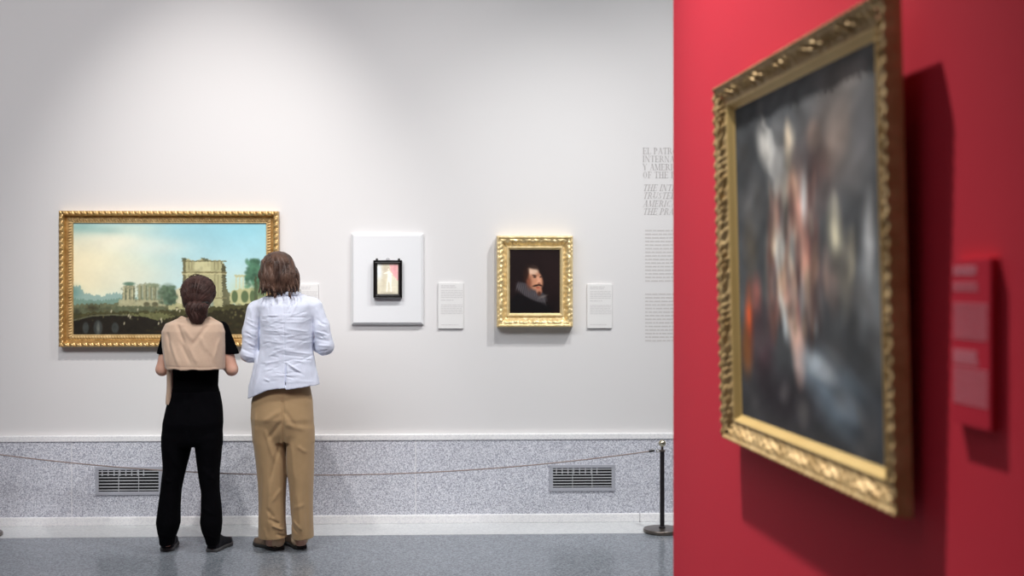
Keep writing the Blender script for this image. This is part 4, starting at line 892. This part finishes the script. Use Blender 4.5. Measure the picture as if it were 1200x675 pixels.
# ---------------------------------------------------------------- person B (pale blue blazer, khaki trousers)
def person_b():
    O = (ux(335), YP, 0.0); r = empty('person', O)
    tag(r, 'taller person in pale blue linen blazer and khaki trousers with loose brown hair', 'person', 'visitors')
    hc = U(327, 318); Rh = rotm(math.radians(14), math.radians(-6), math.radians(-5)); cxm = ux(335)
    el, er = U(290, 416), U(381, 408)
    shl, shr = U(303, 362), U(364, 360)
    F = Field((ux(276), YP - .2, -.01), (ux(398), YP + .50, uz(288)), .006)
    head_sdf(F, (hc[0], YP + .01, hc[2]), Rh, 1.0)
    F.capsule([(hc[0], YP + .0, uz(334)), (cxm, YP - .01, uz(360))], [.055, .06], .03)
    F.loft(keys([(350, 312, 354, 0, .06), (362, 306, 360, 0, .085), (380, 312, 356, 0, .09), (410, 314, 354, 0, .09), (440, 308, 356, 0, .09), (475, 302, 360, 0, .095), (495, 302, 361, 0, .095), (502, 304, 360, 0, .09)]), .02)
    for L_, fx in (([(495, 303, 330), (560, 308, 329), (600, 309, 327), (640, 312, 324)], 318), ([(495, 339, 362), (560, 343, 362), (600, 346, 361), (640, 348, 358)], 352)):
        F.loft(keys([(y, a_, b_, (.0 if y < 610 else .035), .075 if y < 540 else .055 if y < 610 else .035) for y, a_, b_ in L_]), .03)
        F.ellipsoid((ux(fx, 640) - .012, YP + .06, .042), (.026, .06, .022), None, .02)
    for sh, e_, q in ((shl, el, 1), (shr, er, -1)):
        F.capsule([sh, e_], [.05, .038], .03)
        wr = np.array([e_[0] + q * .13, YP + .23, e_[2] + .035]); F.capsule([e_, wr], [.038, .025], .012)
        hand_sdf(F, wr, (q * .75, .5, .12), (0, -.2, 1), q, 1.0)
    F.mesh('body', M_skin, r, O, 2)
    eyes(r, O, (hc[0], YP + .01, hc[2]), Rh, 1.0)
    # khaki trousers
    M_k = mat('khaki_cotton', (.40, .265, .135), .85, sheen=.15, noise=(22, .35, (.36, .235, .115)), bump=(170, .2, .002))
    F = Field((ux(284), YP - .19, .035), (ux(378), YP + .18, uz(440)), .0045)
    F.loft(keys([(446, 302, 362, 0, .115), (470, 295, 367, -.004, .128), (490, 294.5, 368, -.01, .135), (508, 296.5, 368.5, -.004, .12), (518, 297.5, 368.5, 0, .105)]), 0)
    F.loft(keys([(478, 304, 332, 0, .06), (500, 296.5, 336, 0, .115), (519, 297.5, 337, 0, .112), (540, 300, 336.8, 0, .105), (556, 301.5, 335.6, 0, .102), (566, 302.3, 335.2, .0, .10), (585, 303, 334.5, 0, .098), (610, 303, 334.5, .0, .096), (630, 303, 336, .004, .088)]), .010)
    F.loft(keys([(478, 338, 360, 0, .06), (500, 332, 368, 0, .115), (519, 333, 368.5, 0, .112), (540, 334.5, 368, 0, .105), (556, 337, 367.5, 0, .102), (566, 338.5, 367.3, .0, .10), (585, 340, 367, 0, .098), (610, 341.5, 367.3, .0, .096), (630, 342, 367.8, .004, .088)]), .010)
    w = lambda a, b_, c_, d, wd, am: (ux(a, b_), uz(b_, a), ux(c_, d), uz(d, c_), wd, am)
    ks = [w(336, 462, 335.5, 552, .007, -.010), w(335, 490, 318, 512, .012, -.007), w(334, 478, 312, 492, .014, .006), w(337, 478, 350, 498, .012, -.006), w(338, 494, 360, 500, .014, .005), w(314, 500, 326, 540, .012, .006), w(333, 505, 320, 560, .010, -.006), w(303, 478, 300, 520, .010, .004), w(344, 515, 348, 560, .012, .005), w(352, 520, 362, 528, .010, .004),
          w(320, 560, 318, 620, .014, .006), w(332, 570, 322, 585, .010, .004), w(346, 566, 343, 615, .008, -.005), w(352, 575, 356, 625, .012, .005), w(322, 612, 334, 619, .006, .009), w(318, 604, 330, 612, .008, -.007), w(326, 622, 335, 628, .007, -.007), w(312, 615, 316, 629, .008, .004), w(345, 606, 356, 617, .007, .005), w(342, 612, 352, 622, .006, -.005), w(309, 545, 306, 600, .010, -.004), w(360, 560, 362, 620, .010, -.004), w(316, 592, 324, 604, .01, -.006), w(346, 592, 360, 588, .01, .003)]
    F.displace(lambda X, Y, Z: wob(X, Y, Z, 24, 16, .0022, (1, 1, .45)) + seg_wrinkle(X, Z, ks)); F.mesh('trousers', M_k, r, O, 2)
    # blazer
    M_b = mat('pale_blue_linen', (.66, .70, .82), .8, sheen=.2, noise=(240, .35, (.61, .65, .78), (1, 1, .4)), bump=(300, .35, .002, (1, 1, .35)))
    F = Field((ux(277), YP - .22, uz(470)), (ux(397), YP + .33, uz(337)), .004)
    F.loft(keys([(342, 327, 346, .0, .055), (346, 314, 359, -.005, .085), (350, 303, 368, -.005, .10), (358, 299, 370, -.01, .120), (370, 302.5, 369, -.01, .132), (385, 304.5, 367.5, -.01, .135), (408, 303.5, 366.5, -.008, .130), (425, 299, 369.5, -.01, .132), (440, 295, 373, -.012, .140), (452, 292.5, 375.5, -.014, .146), (468, 290.5, 377, -.014, .150)]), 0)
    for sh, e_, q in ((U(301.5, 364), U(292.5, 414), 1), (U(366.5, 361), U(381, 406), -1)):
        e_ = e_ + np.array([0, -.005, 0]); mid = (sh + e_) / 2 + np.array([-q * .006, -.004, 0])
        F.capsule([sh, mid, e_], [.060, .054, .049], .018)
        wr = np.array([e_[0] + q * .11, YP + .21, e_[2] + .015]); F.capsule([e_ + [0, 0, -.002], wr], [.051, .040], .012)
    X, Y, Z = np.meshgrid(*F.ax, indexing='ij')
    # hem: slanting down on the left, a step at the vent
    PX = 335 + (X - cxm) * (ux(336) - ux(335)) ** -1
    hy = np.interp(PX, [288, 292, 304, 318, 330, 339, 339.6, 350, 362, 376, 380], [467, 466.5, 461, 455, 453, 452.2, 454.0, 453, 451.5, 449.5, 449])
    zh = np.interp(hy, np.arange(440, 475), [uz(v, 335) for v in range(440, 475)])
    F.F = np.maximum(F.F, zh - Z)
    body = (np.abs(X - cxm) < .178)
    F.F = np.where((Z < uz(446)) , np.maximum(F.F, -np.maximum(np.sqrt(((X - cxm) / .160) ** 2 + ((Y - YP) / .138) ** 2) * .13 - .13, Z - uz(446))), F.F)
    bs = [w(339.2, 424, 339.2, 453, .0028, -.012), w(341, 424, 343, 453, .004, .005), w(340, 423, 356, 434, .004, .007), w(342, 429, 360, 438, .005, -.005), w(312, 371, 331, 371, .0035, -.004), w(342, 371, 362, 371.5, .0035, -.005), w(313, 376, 362, 377, .004, .0035), w(312, 386, 330, 387, .004, .0045), w(340, 384, 364, 388, .004, .0045), w(310, 391, 362, 392, .004, -.004), w(312, 398, 340, 401, .0045, .004), w(340, 396, 363, 399, .004, -.004),
          w(315, 405, 352, 409, .005, .004), w(318, 416, 340, 407, .0045, .004), w(336, 409, 366, 414, .004, .006), w(330, 413, 364, 418, .004, -.004), w(313, 424, 334, 421, .005, .005), w(318, 434, 332, 427, .004, -.004), w(322, 438, 358, 437.5, .0035, .0045), w(312, 445, 330, 444, .005, -.003), w(347, 420, 362, 424, .004, .004), w(346, 444, 370, 446, .005, .003), w(352, 352, 344, 372, .005, .005), w(347, 351, 340, 366, .004, -.005), w(336, 350, 338.5, 424, .0025, -.0045), w(318, 352, 320, 366, .005, -.003),
          w(306.5, 366, 304.5, 424, .0045, -.008), w(368, 370, 369, 400, .0045, -.008), w(309, 430, 300, 460, .008, .005), w(304, 425, 297, 452, .006, -.006), w(366, 425, 372, 446, .006, -.004), w(312, 380, 313, 420, .008, -.002),
          # sleeves
          w(290, 376, 304, 384, .005, .006), w(289, 388, 303, 396, .005, -.006), w(287, 398, 301, 405, .005, .006), w(285, 408, 299, 414, .005, -.006), w(287, 416, 300, 419, .005, .006), w(286, 424, 296, 420, .004, -.005), w(296, 362, 298, 376, .006, .005),
          w(371, 372, 382, 382, .005, -.005), w(370, 388, 386, 392, .005, .006), w(371, 396, 388, 400, .005, -.006), w(372, 404, 389, 405, .005, .006), w(372, 412, 386, 410, .004, -.006), w(374, 418, 384, 414, .004, .005), w(372, 360, 379, 376, .005, .004)]
    bs = [(a_, b_, c_, d_, e2 * 1.15, f_ * (.62 if abs(f_) < .0062 else 1)) for a_, b_, c_, d_, e2, f_ in bs]; rw = random.Random(3)
    for k in range(70):
        x0 = rw.uniform(308, 360); y0 = rw.uniform(366, 446); L_ = rw.uniform(5, 16); an = rw.gauss(0, .22); bs.append(w(x0, y0, x0 + L_ * math.cos(an), y0 + L_ * math.sin(an), rw.uniform(.0028, .005), rw.uniform(.0012, .003) * rw.choice((-1, 1))))
    for k in range(22):
        q_ = rw.random() < .5; x0 = rw.uniform(286, 298) if q_ else rw.uniform(371, 383); y0 = rw.uniform(366, 420); an = rw.gauss(.35, .35); L_ = rw.uniform(5, 11)
        bs.append(w(x0, y0, x0 + L_ * math.cos(an), y0 + L_ * math.sin(an), rw.uniform(.003, .005), rw.uniform(.0015, .0035) * rw.choice((-1, 1))))
    F.displace(lambda X, Y, Z: wob(X, Y, Z, 40, 21, .0018, (1, 1, 1.2)) + wob(X, Y, Z, 110, 22, .0006) + np.where(Y < YP + .03, 1, .4) * seg_wrinkle(X, Z, bs)); F.mesh('blazer', M_b, r, O, 1)
    # collar roll
    F = Field((ux(315), YP - .16, uz(356)), (ux(360), YP + .13, uz(334)), .004)
    F.capsule([U(322, 347.5, .045), U(324, 344.5, -.02), U(330, 344.5, -.075), U(338, 344, -.085), U(346, 344.5, -.07), U(350, 345.5, -.01), U(350, 348, .05)], [.012, .015, .014, .014, .014, .015, .012], .01); F.mesh('collar', M_b, r, O, 1)
    # shoes
    m1 = mat('brown_suede', (.13, .085, .058), .8, noise=(40, .3, (.20, .14, .095))); m2 = mat('dark_sole', (.014, .012, .012), .7, noise=(50, .3, (.02, .02, .02))); 
    hl = on_floor(327.5, 645.5); hr = on_floor(353, 644.2)
    s1 = empty('shoe', O); s1.parent = r; s1.location = (0, 0, 0); shoe(s1, O, (hl[0], hl[1] + .01, 0), -42, .25, .098, m1, m2, low=.086)
    s2 = empty('shoe', O); s2.parent = r; s2.location = (0, 0, 0); shoe(s2, O, (hr[0], hr[1] + .01, 0), -26, .25, .098, m1, m2, low=.086)
    ms = mat('tan_suede_heel', (.74, .56, .38), .8, noise=(40, .3, (.60, .44, .29)))
    for s_, h_, a_ in ((s1, hl, -42), (s2, hr, -26)):
        a = math.radians(a_); d = np.array([math.sin(a), math.cos(a)]); F = Field((h_[0] - .1, h_[1] - .08, .01), (h_[0] + .1, h_[1] + .15, .12), .004)
        c = np.array([h_[0] + d[0] * .034, h_[1] + .008 + d[1] * .034, .052]); F.ellipsoid(c, (.049, .046, .042), None, 0); F.mesh('heel_counter', ms, s_, O, 2)
    # hair: loose, to the collar
    M_h = mat('brown_hair', (.030, .015, .011), .5, spec=.3, noise=(30, .2, (.115, .062, .042), (1, 1, .22)), bump=(130, .7, .004, (1, 1, .2)))
    F = Field((ux(297), YP - .2, uz(352)), (ux(360), YP + .17, uz(289)), .004)
    c = np.array([ux(325.5, 315), YP - .0, uz(315)])
    F.ellipsoid(c, (.100, .118, .103), rotm(0, 0, math.radians(12)), 0)
    F.ellipsoid(U(321, 326, -.03), (.083, .095, .085), None, .03); F.ellipsoid(U(337, 326, -.03), (.070, .095, .080), rotm(0, 0, math.radians(-20)), .03)
    F.ellipsoid(U(317, 336, -.045), (.052, .08, .045), None, .02); F.ellipsoid(U(343, 334, -.04), (.042, .075, .045), None, .02); F.ellipsoid(U(330, 337, -.06), (.06, .055, .045), None, .02)
    X, Y, Z = np.meshgrid(*F.ax, indexing='ij')
    F.F = np.maximum(F.F, -np.maximum(.045 - (Y - YP), np.maximum((Z - (c[2] + .045)), np.abs(X - c[0] + .01) - .060)))
    # rough lower edge
    F.F = np.maximum(F.F, (uz(340.5) + .005 * np.sin(X * 150) + .006 * np.sin(X * 67 + 1)) - Z)
    F.F += .0032 * np.sin((X - c[0]) * 210 + (Z - c[2]) * 25 + 2.2 * np.sin(Z * 22) + Y * 60) * np.clip((c[2] + .09 - Z) / .05, .2, 1) + wob(X, Y, Z, 60, 31, .002, (1.2, 1, .4))
    hr_ = F.mesh('hair', M_h, r, O, 1)
    rg = random.Random(9); P = []
    top = np.array([ux(326, 296), YP - .01, uz(295.5)])
    def surf_y(x, z):   # back surface of the hair
        best = YP + .05
        for cc, rr in ((c, (.100, .118, .103)), (U(321, 326, -.03), (.083, .095, .085)), (U(337, 326, -.03), (.072, .095, .082)), (U(317, 336, -.045), (.054, .08, .047)), (U(343, 334, -.04), (.046, .075, .048)), (U(330, 337, -.06), (.06, .055, .045))):
            q = 1 - ((x - cc[0]) / rr[0]) ** 2 - ((z - cc[2]) / rr[2]) ** 2
            if q > 0: best = min(best, cc[1] - rr[1] * math.sqrt(q))
        return best
    for k in range(300):
        xe = rg.uniform(306.5, 352.5); ye = rg.uniform(337, 345); xs = 326 + (xe - 328) * rg.uniform(.3, .7); ysr = 297 + abs(xs - 325) * .35 + rg.uniform(0, 14)
        ln = []
        for t in np.linspace(0, 1, 12):
            bul = math.sin(t * math.pi) * (xe - 328) * .22; px = xs + (xe - xs) * t ** 1.1 + bul + 1.0 * math.sin(t * 7 + k); py = ysr + (ye - ysr) * t
            x, z = ux(px, py), uz(py, px); ln.append((x, surf_y(x, z) - .002, z))
        ok = all(surf_y(q[0] + .004, q[2]) < YP + .03 and surf_y(q[0] - .004, q[2]) < YP + .03 for q in ln[1:-2])
        if ok: P.append(ln)
    for (a0, a1, b0, b1) in ((322, 326.5, 334, 350), (324, 328, 336, 349), (341, 344.5, 334, 350), (340, 343, 336, 348), (344, 346, 334, 345), (309, 307, 330, 343), (313, 311, 334, 344.5), (318, 320, 336, 347), (350, 353, 326, 342), (348, 349, 334, 344), (333, 334, 338, 347)):
        P.append([(ux(a0 + (a1 - a0) * t + 1.2 * math.sin(t * 3), 340), YP - .115 - .028 * math.sin(t * 2) * (1 if 312 < a0 < 346 else .2), uz(b0 + (b1 - b0) * t)) for t in np.linspace(0, 1, 8)])
    Q_ = []
    for k in range(90):
        xe = rg.uniform(306, 352); xs = xe + rg.uniform(-4, 3) - (xe - 329) * .05; ye = rg.uniform(339, 347.5) - max(0, abs(xe - 329) - 17) * .35; y0 = rg.uniform(306, 322)
        ln = []
        for t in np.linspace(0, 1, 10):
            px = xs + (xe - xs) * t + rg.uniform(-.2, .2) + 1.1 * math.sin(t * 4 + k); py = y0 + (ye - y0) * t; x, z = ux(px, py), uz(py, px)
            ln.append((x, min(surf_y(x, z), YP - .03 - .06 * math.cos((px - 329) / 25 * 1.4)) - .001, z))
        if all(surf_y(q_[0] + .006, q_[2]) < YP + .04 and surf_y(q_[0] - .006, q_[2]) < YP + .04 for q_ in ln[:-4]): Q_.append(ln)
    strands('hair_lock', Q_, M_h, hr_, O, .0042, 6)
    o1 = strands('hair_lock', P[:-11], M_h, hr_, O, .0017, 4); strands('hair_lock', P[-11:], M_h, hr_, O, .0045, 6)
person_b()

# ================================================================== LIGHT
def area(name, loc, rot, sx, sy, power, color=(1, 1, 1), spread=180):
    l = bpy.data.lights.new(name, 'AREA'); l.shape = 'RECTANGLE'; l.size = sx; l.size_y = sy; l.energy = power; l.color = color; l.spread = math.radians(spread)
    o = bpy.data.objects.new(name, l); col.objects.link(o); o.location = loc; o.rotation_euler = rot; return o
def spot(name, loc, target, power, size, blend=.6, radius=.05, color=(1, 1, 1)):
    l = bpy.data.lights.new(name, 'SPOT'); l.energy = power; l.spot_size = math.radians(size); l.spot_blend = blend; l.shadow_soft_size = radius; l.color = color
    o = bpy.data.objects.new(name, l); col.objects.link(o); o.location = loc
    o.rotation_euler = (Vector(target) - Vector(loc)).to_track_quat('-Z', 'Y').to_euler(); return o
area('wall_washer', (-2.4, 3.0, 4.6), (math.radians(52), 0, math.radians(-8)), 4.6, 1.0, 88, (.97, .985, 1), 120)
area('wall_washer', (3.0, 4.7, 5.0), (math.radians(45), 0, 0), 4.0, 1.0, 30, (.97, .985, 1), 120)
area('ceiling_light', (-2.0, 1.0, CEIL - .05), (0, 0, 0), 4, 4, 30, (1, .99, .98))
wl = lambda px, py: tuple(at_y(px, py, WALL_Y))
spot('track_spot', (-1.5, 5.0, 5.2), wl(262, 300), 520, 42, 1, .06, (1, .96, .92))
spot('track_spot', (2.2, 5.3, 5.2), wl(660, 510), 480, 54, 1, .03, (1, .985, .965))
spot('track_spot', (.9, 5.0, 5.2), wl(430, 560), 350, 60, 1, .05, (1, .985, .965))
q = P0 + DU * 1.2
k_ = P0 + DU * .40 + NO * 1.0
spot('track_spot', (k_[0], k_[1], 5.2), (q[0], q[1], 0.3), 1200, 50, 1, .03, (1, .97, .94))
w_ = bpy.data.worlds.new('World'); scene.world = w_; w_.use_nodes = True; w_.node_tree.nodes['Background'].inputs['Color'].default_value = (.8, .85, .9, 1); w_.node_tree.nodes['Background'].inputs['Strength'].default_value = .1

# ================================================================== CAMERA
cd = bpy.data.cameras.new('camera'); cam = bpy.data.objects.new('camera', cd); col.objects.link(cam); scene.camera = cam
cam.location = tuple(CAM); cam.rotation_euler = (math.pi / 2, 0, -TH); cd.sensor_width = 36; cd.lens = 36 * FPX / 1200
cd.shift_y = -(337.5 - HOR) / 1200; cd.clip_start = .05
cd.dof.use_dof = True; cd.dof.focus_distance = 7.1; cd.dof.aperture_fstop = (cd.lens / 1000) / .018
vs_ = scene.view_settings; vs_.view_transform = 'Standard'; vs_.look = 'None'; vs_.gamma = 1; vs_.exposure = 0; vs_.use_curve_mapping = False
scene.cycles.use_denoising = True; scene.cycles.max_bounces = 8; scene.cycles.diffuse_bounces = 5
